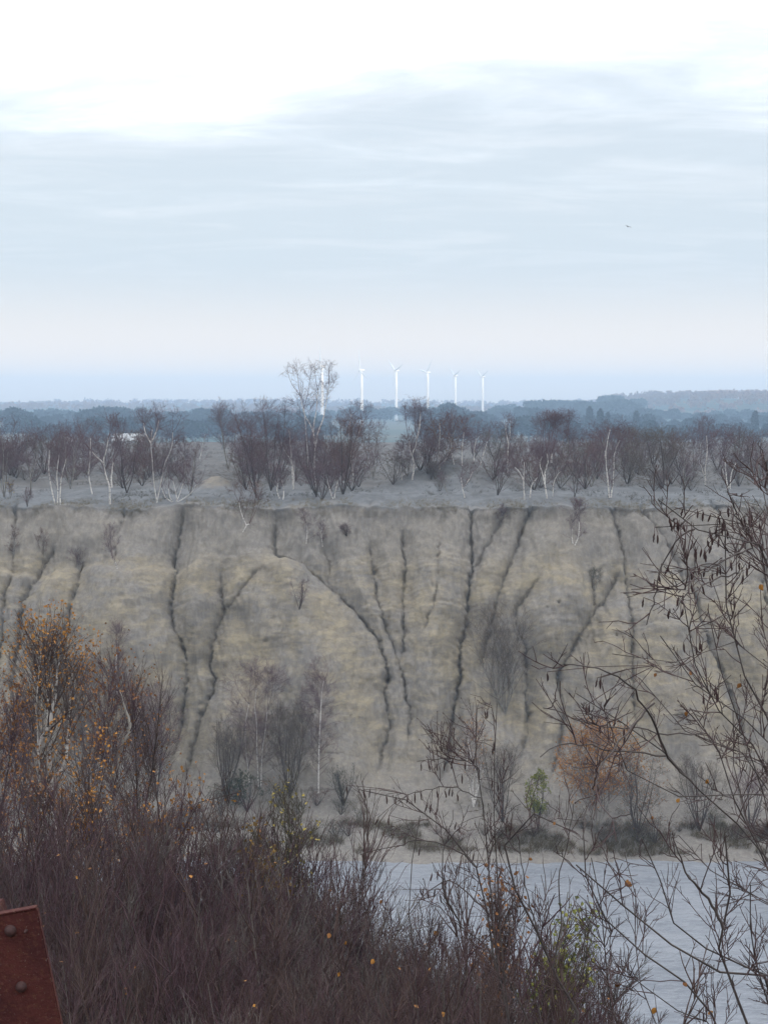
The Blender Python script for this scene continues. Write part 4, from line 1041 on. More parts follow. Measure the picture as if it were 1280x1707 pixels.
def build_tufts():
    """withered plants rooted in the gullies, and dead grass on the far bank: nobody could count them"""
    rng = np.random.default_rng(3)
    w = (CLLIT.ravel() ** 2) * (CLPY.ravel() < 1330) * (CLPX.ravel() > -150) * (CLPX.ravel() < 1450)
    idx = rng.choice(len(w), 800, p=w / w.sum()); B = CLV.reshape(-1, 3)[idx]
    def tuft(B, per, L, r, upz=.9, sp=.6):
        n = len(B) * per; b = np.repeat(B, per, 0) + rng.normal(size=(n, 3)) * .07
        d = norm(rng.normal(size=(n, 3)) * sp + np.array([0, -.45, upz])); l = L * (.4 + rng.random(n))[:, None]
        return np.stack([b, b + d * l], 1), np.full(n, r)
    bag = Bag(); bag.cones(*tuft(B, 6, .26, .008))
    tag(obj('gully_scrub', bag.mesh('gully_scrub', False), MT_BROWN), 'withered brown scrub rooted in the gullies', kind='stuff')
    w = ((CLPY.ravel() > 836) & (CLPY.ravel() < 872) & (np.abs(CLV.reshape(-1, 3)[:, 0]) < 40)).astype(float) * np.exp(-((CLPY.ravel() - 846) / 9.0) ** 2) * np.clip(.35 + fbm(CLV.reshape(-1, 3)[:, 0] * .3, CLPY.ravel() * .02, 3, 68), 0, 1)
    idx = rng.choice(len(w), 2600, p=w / w.sum())
    bag = Bag(); bag.cones(*tuft(CLV.reshape(-1, 3)[idx], 7, .26, .011, 1.0, .8))
    tag(obj('rim_grass', bag.mesh('rim_grass', False), plain('rim_grass', (0.20, 0.17, 0.11), (0.30, 0.26, 0.18), .4)), 'pale dry grass along the cliff edge', kind='stuff')
    py = CLPY.ravel(); px = CLPX.ravel(); Vv = CLV.reshape(-1, 3)
    nz = fbm(Vv[:, 0] * .25, Vv[:, 1] * .5, 3, 66)
    w = ((py > 1376) & (py < 1432) & (px > -100) & (px < 1400) & (nz + .12 * np.sign(px - 820) > -.02)).astype(float) + .12 * ((py > 1335) & (py < 1380) & (px > -100) & (px < 1400) & (nz > .1))
    idx = rng.choice(len(w), 5600, p=w / w.sum())
    bag = Bag(); bag.cones(*tuft(Vv[idx], 6, .55, .009, 1.5, .6))
    tag(obj('bank_grass', bag.mesh('bank_grass', False), plain('dead_grass', (0.115, 0.090, 0.052), (0.190, 0.150, 0.085), .35)), 'olive brown dead grass along the far bank', kind='stuff')
    # rough heath on the plateau
    n = 11000; Y = 119 + 150 * rng.random(n) ** 1.6; x = rng.uniform(-.34, .34, n) * Y
    k = fbm(x * .12, Y * .06, 3, 67) > .02 + .25 * (Y < 128); x, Y = x[k], Y[k]
    B = np.stack([x, Y, plat_h(x, Y)], 1)
    bag = Bag(); bag.cones(*tuft(B, 6, .32, .013, .8, .9))
    tag(obj('heath_tufts', bag.mesh('heath_tufts', False), plain('heath', (0.075, 0.066, 0.052), (0.13, 0.115, 0.09), .3)), 'low brown heath tufts scattered on the plateau', kind='stuff')
build_tufts()

# ------------------------------------------------------------------ bird
def build_bird():
    p = at_y(1046, 378, 230); rng = np.random.default_rng(1)
    secs = [(-.26, .005, 0), (-.2, .03, 0), (-.08, .06, .0), (.06, .065, .01), (.15, .045, .02), (.20, .038, .03), (.25, .03, .03), (.30, .008, .02)]
    m = 10; V = []; F = []
    for y, r, z in secs:
        for j in range(m): a = j / m * 6.283; V.append((math.cos(a) * r, y, math.sin(a) * r * .85 + z))
    for i in range(len(secs) - 1):
        for j in range(m): F.append((i * m + j, i * m + (j + 1) % m, (i + 1) * m + (j + 1) % m, (i + 1) * m + j))
    for s in (-1, 1):
        b = len(V); ws = [(0.03, .10, .20, .04), (.18, .13, .20, .13), (.36, .09, .16, .14), (.55, .00, .10, .05), (.68, -.10, .03, -.05)]
        for x, yf, c, z in ws:
            V += [(s * x, yf, z + .01), (s * x, yf - c, z), (s * x, yf - c * .5, z + .022), (s * x, yf - c * .5, z - .006)]
        for i in range(len(ws) - 1):
            a = b + i * 4; F += [(a, a + 4, a + 6, a + 2), (a + 2, a + 6, a + 5, a + 1), (a + 1, a + 5, a + 7, a + 3), (a + 3, a + 7, a + 4, a)]
    b = len(V); V += [(-.05, -.24, .005), (.05, -.24, .005), (.09, -.40, 0), (-.09, -.40, 0)]; F += [(b, b + 1, b + 2, b + 3)]
    o = obj('flying_bird', mesh_np('flying_bird', np.array(V), np.array(F)), plain('bird_plumage', (0.06, 0.06, 0.065), (0.14, 0.14, 0.15), 4), None, p)
    o.rotation_euler = (0, math.radians(12), math.radians(28))
    tag(o, 'small dark bird gliding in the empty sky at right', 'bird')
build_bird()
# ------------------------------------------------------------------ foreground
def gz(x, y): return float(near_h(np.array([x]), np.array([y]))[0])
MT_F1 = plain('thicket_twigs_purple', (0.064, 0.032, 0.040), (0.120, 0.066, 0.076), 1.5, 0.7, 0.25)
MT_F2 = plain('thicket_twigs_brown', (0.062, 0.037, 0.034), (0.116, 0.074, 0.064), 1.5, 0.7, 0.25)
MT_F3 = plain('thicket_twigs_grey', (0.10, 0.085, 0.080), (0.20, 0.175, 0.155), 1.5, 0.7, 0.25)
def sapling_build(seed, h, nst, n1, n2, n3, leaves=0):
    rng = np.random.default_rng(seed)
    st = []
    for i in range(nst):
        a = rng.random() * 6.28; s = h * rng.uniform(.03, .16); hh = h * rng.uniform(.72, 1.0)
        st.append([np.array([math.cos(a) * .08, math.sin(a) * .08, 0]), np.array([math.cos(a) * s * .5, math.sin(a) * s * .5, hh * .4]) + rng.normal(size=3) * .05, np.array([math.cos(a) * s * .9, math.sin(a) * s * .9, hh * .75]) + rng.normal(size=3) * .07, np.array([math.cos(a) * s, math.sin(a) * s, hh])])
    env = (np.array([0, 0, h * .55]), np.array([h * .22, h * .22, h * .5]))
    return bare_tree(rng, st, [rng.uniform(.009, .022) for _ in st], env, n1=n1, n2=n2, n3=n3, L1=h * .28, L2=h * .12, L3=h * .06, spread=.55, up=.35, lift=.15, t0=.12, rt=.0021, sides=5, r1=.0055, n_leaf=leaves, leaf=.036, twK=3)

def build_thicket():
    rng = np.random.default_rng(23)
    lab = 'thin bare sapling packed in the dense purple-brown foreground thicket'; grp = 'saplings of the foreground thicket'
    protos = []
    for i in range(7):
        h = 4.2
        b = sapling_build(40 + i, h, 5 + i % 3, 90, 360, 1250, leaves=(0, 0, 14, 0, 26, 0, 0)[i])
        protos.append(b)
    tops_x = [-200, 0, 150, 260, 330, 420, 500, 545, 620, 700, 800, 900, 980, 1050]
    tops_y = [1330, 1330, 1330, 1345, 1400, 1390, 1400, 1465, 1525, 1530, 1545, 1560, 1620, 1690]
    made = {}
    spots = []
    for i in range(240):
        px = rng.uniform(-190, 1040) if i % 3 else rng.uniform(-190, 620)
        t = np.interp(px, tops_x, tops_y)
        u = rng.random() ** 1.1
        py = t + rng.uniform(-12, 22) + u * (1720 - t)
        Y = 17.5 - 9.3 * u + rng.uniform(-1.4, 1.4)
        spots.append((px, py, max(Y, 7.2)))
    for i, (px, py, Y) in enumerate(spots):
        p = at_y(px, py, Y); g = gz(p[0], Y) - .06; h = p[2] - g
        k = int(rng.integers(0, 7)); s = h / 4.15; w = s * rng.uniform(.85, 1.25) * (1.0 if h > 3 else 1.25)
        if k not in made:
            o = make_tree('bare_sapling', lab, 'sapling', (p[0], Y, g), MB_DARK if k % 3 else MT_F3, (MT_F1, MT_F2, MT_F1, MT_F3, MT_F2, MT_F1, MT_F2)[k], protos[k], grp, ML_RUST)
            o.scale = (w, w, s); o.rotation_euler = (0, 0, rng.random() * 6.28); made[k] = o
        else:
            o = copy_tree(made[k], (p[0], Y, g), rng.random() * 6.28, (w, w, s))
        o.rotation_euler = (rng.normal() * .05, rng.normal() * .05, rng.random() * 6.28)
build_thicket()

def build_shoots():
    """slim single shoots that stand out of the thicket, some pale, some dark"""
    rng = np.random.default_rng(77); made = []
    labs = ('slender pale grey shoot standing out of the foreground thicket', 'slender dark shoot standing out of the foreground thicket', 'slender brown shoot standing out of the foreground thicket')
    for i in range(32):
        px = rng.uniform(40, 960); py = rng.uniform(1440, 1660); Y = 13.5 - 6.5 * (py - 1440) / 240 + rng.uniform(-1, 1)
        if px > 620: py = max(py, 1500)
        p = at_y(px, py, Y); g = gz(p[0], Y) - .06; h = p[2] - g; k = i % 6
        if i < 6:
            r2 = np.random.default_rng(300 + i); H = 3.6; ln = r2.normal(size=2) * .35
            st = [[np.zeros(3), np.array([ln[0] * .3, ln[1] * .3, H * .35]), np.array([ln[0] * .8, ln[1] * .8, H * .7]), np.array([ln[0] * 1.3, ln[1] * 1.3, H])]]
            b = bare_tree(r2, st, [.013], (np.array([0, 0, H * .6]), np.array([.9, .9, H * .5])), n1=22, n2=50, n3=90, L1=.9, L2=.4, L3=.2, spread=.6, up=.3, lift=.1, t0=.25, rt=.0026, sides=6, r1=.006, twK=3, n_leaf=(3 if i % 2 else 0), leaf=.034)
            o = make_tree('slender_shoot', labs[k % 3], 'sapling', (p[0], Y, g), (MT_F3, MB_DARK, MT_F2)[k % 3], (MT_F2, MT_F1, MT_F2)[k % 3], b, 'shoots standing out of the thicket', ML_ORANGE)
            o.scale = (1, 1, h / 3.6); made.append(o)
        else:
            s = h / 3.6; o = copy_tree(made[k], (p[0], Y, g), rng.random() * 6.28, (max(s, .8), max(s, .8), s))
build_shoots()

def fore_birch(label, base_px, Y, stems, h_top, width, r, n, leaves, leaf_mat, twig, seed, zone=None, name='leafy_birch', bark=None, rt=.0026, upw=.35):
    """a birch on the near slope whose stems were traced at distance Y; runs down to the ground below the traced part"""
    rng = np.random.default_rng(seed); s = ppm(Y)
    b = at_y(base_px[0], base_px[1], Y); g = gz(b[0], Y) - .05
    st = []
    for q in stems:
        dy = rng.uniform(-.7, .7); m = len(q)
        pts = [np.array([(x - base_px[0]) / s, dy * i / m, at_y(x, y, Y)[2] - g]) for i, (x, y) in enumerate(q)]
        if q[0][1] > base_px[1] - 25: pts = [np.array([0.0, 0, 0])] + pts
        tip = pts[-1]; ht = at_y(640, h_top, Y)[2] - g
        if ht - tip[2] > .5: pts.append(tip + np.array([rng.normal() * .3, rng.normal() * .3, (ht - tip[2]) * rng.uniform(.6, 1)]))
        st.append(pts)
    ht = at_y(640, h_top, Y)[2] - g; w = width / s
    env = (np.array([0, 0, ht * .58]), np.array([w * .55, w * .5, ht * .46]))
    bt = bare_tree(rng, st, [r * rng.uniform(.8, 1.2) for _ in st], env, n1=n, n2=n * 7, n3=n * 34, L1=w * .42, L2=ht * .10, L3=ht * .05, spread=.6, up=upw, lift=.1, t0=.3, rt=rt, n_leaf=int(leaves * 5.0), leaf=.046, leaf_zone=zone, sides=8)
    return make_tree(name, label, 'birch tree', (b[0], Y, g), bark or MB_WHITE, twig, bt, 'birches in the left foreground', leaf_mat)

def build_left_birches():
    fore_birch('birch with white forked trunk and scattered orange leaves at left', (72, 1420), 24, [[(72,1420),(73,1345),(75,1290),(70,1240),(68,1212)],[(70,1262),(82,1225),(95,1200)],[(74,1345),(82,1310),(85,1285)],[(76,1335),(100,1290),(118,1262)]], 1055, 260, .055, 90, 620, ML_ORANGE, MT_F2, 71)
    fore_birch('birch with pale curved stem and rust leaves right of the white forked one', (182, 1440), 23, [[(182,1440),(190,1300),(180,1265),(174,1225),(174,1180)],[(190,1300),(205,1245),(218,1215)]], 1100, 200, .04, 70, 300, ML_RUST, MT_F1, 72, bark=MB_PALE)
    fore_birch('leaning white birch stem low in the left thicket', (60, 1500), 18, [[(60,1500),(75,1460),(95,1410),(112,1375),(123,1350)],[(80,1440),(100,1425),(108,1418)]], 1290, 150, .045, 50, 120, ML_RUST, MT_F2, 73)
    fore_birch('bare twiggy birch with rust leaves cut by the left edge', (-10, 1450), 22, [[(-10,1450),(5,1330),(15,1250)],[(-10,1450),(-20,1320),(-25,1230)]], 1150, 200, .035, 70, 420, ML_RUST, MT_F1, 74, bark=MB_DARK)
    fore_birch('bare dark birch at the right flank of the left birches', (232, 1440), 25, [[(232,1440),(232,1300),(230,1200),(228,1150)],[(236,1430),(256,1300),(268,1230)]], 1120, 170, .035, 70, 110, ML_RUST, MT_F2, 75, bark=MB_DARK)
    fore_birch('shorter sapling with sparse orange leaves under the left birches', (150, 1480), 19, [[(150,1480),(140,1380),(135,1310)],[(152,1480),(165,1390),(172,1330)]], 1250, 190, .028, 60, 350, ML_ORANGE, MT_F2, 76, bark=MB_DARK)
    fore_birch('sapling with orange leaves at the edge of the pond view', (280, 1480), 19, [[(280,1480),(275,1390),(272,1320)],[(284,1480),(300,1400),(310,1350)]], 1290, 130, .025, 50, 160, ML_ORANGE, MT_F1, 77, bark=MB_DARK)
    fore_birch('willow sapling with a few yellow leaves rising above the mid thicket', (478, 1520), 17, [[(478,1520),(484,1430),(490,1360)],[(474,1520),(460,1430),(450,1380)],[(480,1520),(505,1440),(515,1400)]], 1322, 130, .022, 60, 75, ML_YELLOW, MT_OLIVE, 78, name='leafy_sapling', bark=MB_DARK)
    fore_birch('olive sapling with dull ochre leaves left of the pond', (440, 1540), 16, [[(440,1540),(435,1460),(425,1410)],[(444,1540),(455,1470),(462,1430)]], 1385, 110, .02, 60, 330, plain('ochre_leaves', (0.16, 0.10, 0.035), (0.25, 0.15, 0.04), 7), MT_OLIVE, 79, name='leafy_sapling', bark=MB_DARK)
    fore_birch('greenish bush at the foot of the view right of centre', (925, 1720), 14, [[(925,1720),(930,1640),(940,1580)],[(920,1720),(905,1650),(900,1600)],[(928,1720),(955,1650),(968,1600)]], 1520, 150, .018, 70, 260, ML_GREEN, MT_OLIVE, 80, name='leafy_sapling', bark=MB_DARK)
    fore_birch('thin saplings with ochre leaves in front of the pond at centre', (835, 1640), 14, [[(835,1640),(830,1560),(822,1500)],[(838,1640),(850,1560),(858,1490)]], 1450, 130, .016, 60, 120, ML_RUST, MT_F2, 81, name='leafy_sapling', bark=MB_DARK, upw=.6)
build_left_birches()

# ---- alder boughs with catkins, close to the camera
MA_BARK = plain('alder_bark', (0.060, 0.048, 0.046), (0.120, 0.100, 0.094), 9.0, 0.75, 0.3, 0.002)
MA_TWIG = plain('alder_twigs', (0.060, 0.034, 0.036), (0.100, 0.058, 0.058), 9.0, 0.65, 0.3)
M_CATKIN = plain('catkins', (0.045, 0.028, 0.030), (0.085, 0.050, 0.046), 60.0, 0.8, 0.2)
def catkin(bag, tip, L, r, rng):
    K = 6; d = norm(np.array([rng.normal() * .16, rng.normal() * .16, -1.0])); st = tip + np.array([0, 0, -.006])
    P = np.stack([st + d * L * t + np.array([rng.normal(), rng.normal(), 0]) * .0008 for t in np.linspace(0, 1, K)])[None]
    R = np.array([[.35, .9, 1, 1, .85, .25]]) * r
    bag.add(*tubes(P, R, 6))
    bag.add(*tubes(np.stack([tip, tip + np.array([0, 0, -.003]), st])[None], np.full((1, 3), .0011), 3))

def alder(name, label, root, lines, n1, n2, n3, seed, cats, L1=.42, L2=.20, L3=.085, leaves=(), r_base=.014, depth=5.0):
    """lines: (polyline in photo pixels from base to tip, distance at base, distance at tip, base half thickness m)"""
    rng = np.random.default_rng(seed)
    o = empty(name, root); tag(o, label, 'alder shrub')
    K = 16; S = []; R = []
    W = {}
    for i, (poly, ya, yb, r) in enumerate(lines):
        n = len(poly)
        P = np.array([at_y(x, y, ya + (yb - ya) * j / (n - 1)) for j, (x, y) in enumerate(poly)])
        if poly[0][0] >= 1262 or poly[0][1] >= 1685 or i in ():                    # carry on to the root outside the picture
            d = P[0] - P[1]; mid = P[0] * .55 + root * .45 + d * .6
            P = np.vstack([root + rng.normal(size=3) * np.array([.05, .05, 0]), mid, P])
        S.append(resample(P, K)); R.append(np.linspace(r, max(r * .22, .0017), K))
    S = np.stack(S); R = np.stack(R)
    R = np.maximum(R * .95, .0017)
    S[:, 1:-1] += rng.normal(size=(len(S), K - 2, 3)) * .0035
    tr = Bag(); tr.add(*tubes(S, R, 7)); obj('branches', tr.mesh('branches'), MA_BARK, o)
    B1, *_ = children(rng, S, n1, .12, .98, L1, .75, .18, .12, 6, None, .15)
    B2, *_ = children(rng, np.concatenate([B1, B1]), n2, .1, 1, L2, .7, .12, .12, 5, None, .12)
    B3, *_ = children(rng, B2, n3, .1, 1, L3, .7, .1, .05, 3, None, .12)
    tw = Bag(); tw.add(*tubes(B1, taper_r(np.full(n1, .0022), np.full(n1, .0012), n1, 6), 5)); tw.add(*tubes(B2, taper_r(np.full(n2, .0018), np.full(n2, .0010), n2, 5), 4)); tw.add(*tubes(B3, taper_r(np.full(n3, .0013), np.full(n3, .0008), n3, 3), 3))
    # buds at the twig ends
    k = rng.choice(n2, min(n2, 320), replace=False); tip = B2[k, -1]; d = norm(B2[k, -1] - B2[k, -2])
    P = np.stack([tip, tip + d * .004, tip + d * .010], 1); tw.add(*tubes(P, np.tile(np.array([[.0012, .0026, .0005]]), (len(k), 1)), 5))
    obj('twigs', tw.mesh('twigs'), MA_TWIG, o)
    # catkins: each hangs by itself
    for px, py, Y, ln in cats:
        b = Bag(); q = at_y(px, py, Y); catkin(b, q, ln * rng.uniform(.85, 1.15) * 1.0 / ppm(Y), rng.uniform(.0032, .0042), rng)
        # a short twig ties it to the nearest bough
        allp = np.concatenate([S.reshape(-1, 3), B1.reshape(-1, 3)]); nb = allp[np.argmin(((allp - q) ** 2).sum(1))]
        if np.linalg.norm(nb - q) > .012:
            m = (nb + q) / 2 + np.array([0, 0, .008]); c = Bag(); c.add(*tubes(resample([nb, m, q], 5)[None], np.full((1, 5), .0012), 4)); obj('catkin_stalk', c.mesh('catkin_stalk'), MA_TWIG, o).location = -Vector(root)
        obj('catkin', b.mesh('catkin'), M_CATKIN, o).location = -Vector(root)
    for px, py, Y, sz, mt in leaves:
        q = at_y(px, py, Y); allp = np.concatenate([B1, B2[:len(B1)]], 1).reshape(-1, 3); a_, b_ = project(allp); q = allp[np.argmin((a_ - px) ** 2 + (b_ - py) ** 2)].copy(); l = sz * .72 / ppm(q[1]); u = norm(rng.normal(size=3) + np.array([0, 0, -1.2])); s_ = norm(np.cross(u, np.array([0.2, -1, .2]))); nn = np.cross(u, s_)
        V = []
        for t, w in ((0, .02), (.2, .30), (.45, .40), (.75, .26), (1, .02)):
            for e in (-1, 0, 1): V.append(q + u * l * t + s_ * l * w * e + nn * l * (.10 * abs(e) - .12 * t * t))
        F = [(i * 3 + j, i * 3 + j + 1, i * 3 + j + 4, i * 3 + j + 3) for i in range(4) for j in (0, 1)]
        obj('leaf', mesh_np('leaf', np.array(V), np.array(F)), mt, o).location = -Vector(root)
    for c in o.children:
        if c.name.startswith(('branches', 'twigs')): c.location = -Vector(root)
    return o

def build_alders():
    D = 5.0
    def ln(poly, r=.006, a=D, b=None): return (poly, a, b if b is not None else a - .3, r)
    X = [  # written tip -> base in the tracing; reversed below
     ([(1098,834),(1102,846),(1115,852),(1134,862),(1145,876),(1158,882),(1182,883),(1209,892),(1233,902),(1261,915),(1282,925)], .0065),
     ([(1077,1042),(1083,1026),(1092,984),(1096,962),(1106,939),(1119,913),(1137,896),(1158,882)], .0030),
     ([(1090,879),(1102,878),(1124,874),(1141,865),(1160,861),(1190,859),(1209,864),(1228,872),(1246,889),(1268,912)], .0048),
     ([(1124,846),(1141,844),(1164,845),(1190,849),(1212,854),(1226,862),(1246,885),(1266,910)], .0045),
     ([(1130,952),(1152,947),(1171,941),(1205,934),(1227,924),(1252,914)], .0032),
     ([(1130,988),(1143,977),(1160,964),(1182,949),(1205,934)], .0028),
     ([(1122,1022),(1141,996),(1160,982),(1190,965),(1230,955)], .0028),
     ([(1208,881),(1208,900),(1207,937),(1205,967),(1209,1001),(1214,1033),(1220,1057),(1232,1100),(1247,1147),(1262,1180),(1284,1215)], .0095),
     ([(1213,817),(1220,840),(1231,862),(1250,888)], .0026),
     ([(1242,795),(1248,817),(1256,834),(1269,862),(1284,885)], .0030),
     ([(1276,770),(1282,810),(1300,880)], .003),
     ([(960,1156),(988,1165),(1015,1185),(1038,1208),(1065,1225),(1090,1240),(1115,1263),(1145,1298),(1173,1323),(1198,1348),(1222,1375),(1284,1440)], .0085),
     ([(940,1108),(960,1108),(993,1113),(1023,1125),(1045,1140),(1060,1160),(1078,1185),(1095,1215),(1103,1245),(1130,1282)], .0045),
     ([(1140,1010),(1152,1060),(1158,1105),(1168,1135),(1185,1165),(1200,1185),(1222,1215),(1245,1245),(1284,1290)], .0080),
     ([(1065,1130),(1090,1150),(1110,1178),(1135,1210),(1160,1240),(1185,1260),(1210,1272),(1284,1312)], .0070),
     ([(1011,1195),(1020,1240),(1033,1270),(1060,1293),(1093,1310),(1120,1323),(1150,1334),(1185,1330),(1235,1321),(1284,1322)], .0070),
     ([(1221,1185),(1217,1235),(1222,1273),(1230,1323),(1238,1348),(1252,1390),(1284,1450)], .0085),
     ([(900,1262),(930,1245),(960,1240),(993,1245),(1035,1253),(1070,1255),(1108,1262),(1150,1300)], .0035),
     ([(970,1400),(978,1355),(985,1320),(998,1290),(1020,1250),(1060,1205),(1090,1172)], .0035),
     ([(1208,1395),(1220,1430),(1228,1457),(1215,1490),(1200,1530),(1194,1575),(1208,1605),(1215,1635),(1230,1672),(1250,1712)], .0125),
     ([(1120,1395),(1133,1430),(1145,1458),(1165,1480),(1185,1502),(1200,1530),(1205,1548)], .0060),
     ([(960,1442),(1003,1470),(1033,1500),(1065,1535),(1100,1560),(1135,1580),(1165,1598),(1190,1615),(1235,1625),(1260,1642),(1284,1660)], .0105),
     ([(1070,1400),(1093,1443),(1100,1480),(1115,1528),(1140,1558),(1173,1580),(1210,1600),(1250,1615),(1284,1625)], .0100),
     ([(971,1370),(975,1443),(990,1493),(1010,1535),(1055,1575),(1095,1605),(1135,1633),(1168,1663),(1192,1705)], .0090),
     ([(1025,1605),(1060,1630),(1085,1658),(1130,1685),(1178,1706)], .0070),
     ([(1130,1392),(1165,1430),(1195,1457),(1220,1485),(1248,1492),(1284,1500)], .0075),
     ([(1250,1475),(1248,1542),(1253,1592),(1265,1635),(1284,1690)], .0065),
     ([(1150,1180),(1200,1260),(1225,1340),(1247,1380),(1260,1405),(1284,1452)], .0100),
     ([(985,1430),(1005,1530),(1009,1592),(1014,1650),(1030,1708)], .0060),
     ([(1040,1420),(1060,1500),(1058,1580),(1090,1700)], .0050),
     ([(1020,1090),(1075,1115),(1140,1100),(1200,1090),(1284,1102)], .0040),
     ([(1100,1060),(1130,1120),(1180,1150),(1240,1200),(1284,1232)], .0055),
     ([(1180,1020),(1190,1090),(1215,1150),(1240,1230),(1284,1360)], .0060),
     ([(905,1180),(950,1195),(1000,1210),(1050,1212),(1110,1225),(1170,1222)], .0028),
    ]
    rng = np.random.default_rng(12)
    lines = []
    for poly, r in X:
        d = rng.uniform(4.3, 5.9); lines.append((poly[::-1], d, d - rng.uniform(-.3, .5), r))
    # keep side boughs on the bough they leave
    for i, j in ((1, 0), (4, 0), (5, 4), (6, 4), (20, 19)):
        lines[i] = (lines[i][0], lines[j][2] if i == 1 else lines[j][1] - .1, lines[j][2], lines[i][3])
    cat_px = [(1115,861),(1118,868),(1124,866),(1130,868),(1138,846),(1138,872),(1128,865),(1162,848),(1171,850),(1184,855),(1196,857),(1213,843),(1205,866),(1202,875),(1208,871),(1194,879),(1211,880),(1182,880),(1197,895),(1186,892),(1178,898),(1158,912),(1160,916),(1168,912),(1174,914),(1176,922),(1185,906),(1090,886),(1096,889),(1097,955),(1090,966),(1114,942),(1152,951),(1156,950),(1165,943),(1174,946),(1196,942),(1199,940),(1218,934),(1231,935),(1244,943),(1238,955),(1249,933),(1252,854),(1248,861),(1186,953),(1182,960),(1152,972),(1170,974),(1130,993),(1138,989),(1115,1015),(1138,1012),(1072,996),(1166,1068),(1160,1074),(1139,1070),(978,1175),(982,1172),(995,1130),(1000,1205),(1040,1212),(1041,1225),(1025,1198),(1172,1157),(1192,1142),(1194,1150),(1000,1130),(912,1120),(1167,1070),(1265,870),(1270,905),(1277,795)]
    cats = [(x, y, 4.9, 15) for x, y in cat_px]
    lv = [(1265,965,4.8,17,ML_ORANGE),(1142,1120,5,12,ML_RUST),(1052,1462,5,22,ML_ORANGE),(1048,1474,5,18,ML_RUST),(1030,1645,5,22,ML_RUST),(1132,1636,5,14,ML_RUST),(1095,1672,5,18,ML_ORANGE),(1147,1180,5,13,ML_RUST),(1168,1285,5,14,ML_ORANGE),(1082,1352,5,12,ML_RUST),(1250,1140,5,14,ML_RUST),(1112,1313,5,12,ML_ORANGE),(1094,1117,5,10,ML_RUST)]
    root = np.array([2.05, 5.0, gz(2.05, 5.0) - .05])
    alder('alder_shrub', 'bare alder reaching in from the right edge with hanging dark catkins', root, lines, 520, 2500, 4600, 31, cats, leaves=lv, L1=.28, L2=.14, L3=.06)
    # the middle alder
    Yc = 6.6
    M = [
     ([(962,1712),(945,1665),(920,1615),(902,1570),(875,1512),(845,1455),(840,1425),(842,1402),(848,1381),(866,1363),(893,1354),(922,1355),(948,1368),(962,1390)], .0150),
     ([(850,1712),(838,1620),(830,1500),(826,1420),(824,1372),(824,1326),(823,1262),(824,1223),(828,1173)], .0070),
     ([(845,1712),(826,1600),(818,1480),(809,1381),(805,1348),(799,1315),(796,1282),(792,1258),(783,1232),(781,1210),(794,1184)], .0075),
     ([(798,1300),(796,1280),(776,1269),(752,1265),(724,1266),(695,1269)], .0030),
     ([(850,1712),(830,1640),(815,1562),(812,1520),(805,1482),(792,1445),(774,1416),(746,1387),(719,1368),(693,1348),(667,1326),(633,1312),(618,1311),(598,1316)], .0110),
     ([(806,1360),(802,1335),(772,1317),(741,1311),(708,1315),(680,1325)], .0032),
     ([(880,1712),(850,1640),(820,1590),(787,1547),(767,1540),(715,1535),(680,1550)], .0085),
     ([(767,1540),(755,1520),(742,1485),(735,1440),(745,1400)], .0050),
     ([(792,1445),(760,1415),(700,1402),(650,1412),(600,1425)], .0045),
     ([(812,1520),(770,1480),(740,1470),(700,1500),(660,1560)], .0040),
     ([(902,1570),(880,1500),(868,1430),(862,1390)], .0045),
     ([(920,1615),(935,1540),(930,1470),(945,1410),(955,1340)], .0050),
     ([(700,1712),(690,1600),(680,1500),(690,1420),(700,1360)], .0055),
     ([(640,1712),(625,1600),(612,1510),(605,1440)], .0045),
     ([(560,1712),(556,1600),(548,1500),(552,1430)], .0045),
    ]
    lines = []
    for poly, r in M:
        d = rng.uniform(6.2, 7.2); lines.append((poly, d, d - .2, r))
    for i, j in ((3, 2), (5, 2), (7, 6), (8, 4), (9, 4), (10, 0), (11, 0)): lines[i] = (lines[i][0], lines[j][2] + .08, lines[j][2], lines[i][3])
    cat_px = [(702,1271),(714,1268),(727,1270),(741,1269),(753,1267),(775,1270),(691,1320),(701,1318),(728,1316),(741,1316),(750,1312),(754,1314),(762,1322),(712,1337),(719,1338),(730,1345),(770,1290),(807,1183),(812,1182),(578,1309),(606,1316),(617,1313),(644,1324),(660,1326),(680,1325),(691,1324),(823,1235),(821,1245),(790,1262),(820,1298),(830,1306),(742,1440),(720,1455),(700,1480),(706,1478),(713,1483),(730,1450),(739,1455),(737,1468),(726,1480),(733,1490),(741,1485),(762,1442),(700,1412),(760,1370),(765,1375),(630,1363),(648,1360),(790,1420),(835,1450),(958,1575),(972,1572)]
    root = np.array([at_y(850, 1707, 6.6)[0], 6.6, gz(at_y(850, 1707, 6.6)[0], 6.6) - .05])
    lv = [(740,1655,6.3,16,ML_ORANGE),(622,1605,6.3,14,ML_ORANGE),(548,1558,6.5,14,ML_RUST),(572,1565,6.5,12,ML_ORANGE),(626,1495,6.5,10,ML_RUST),(925,1372,6.5,9,ML_RUST),(900,1415,6.5,10,ML_RUST)]
    alder('alder_shrub', 'bare alder at bottom centre with arching twigs of dark catkins over the pond', root, lines, 170, 700, 1300, 32, [(x, y, 6.5, 14) for x, y in cat_px], leaves=lv, L1=.30, L2=.16, L3=.08)
build_alders()

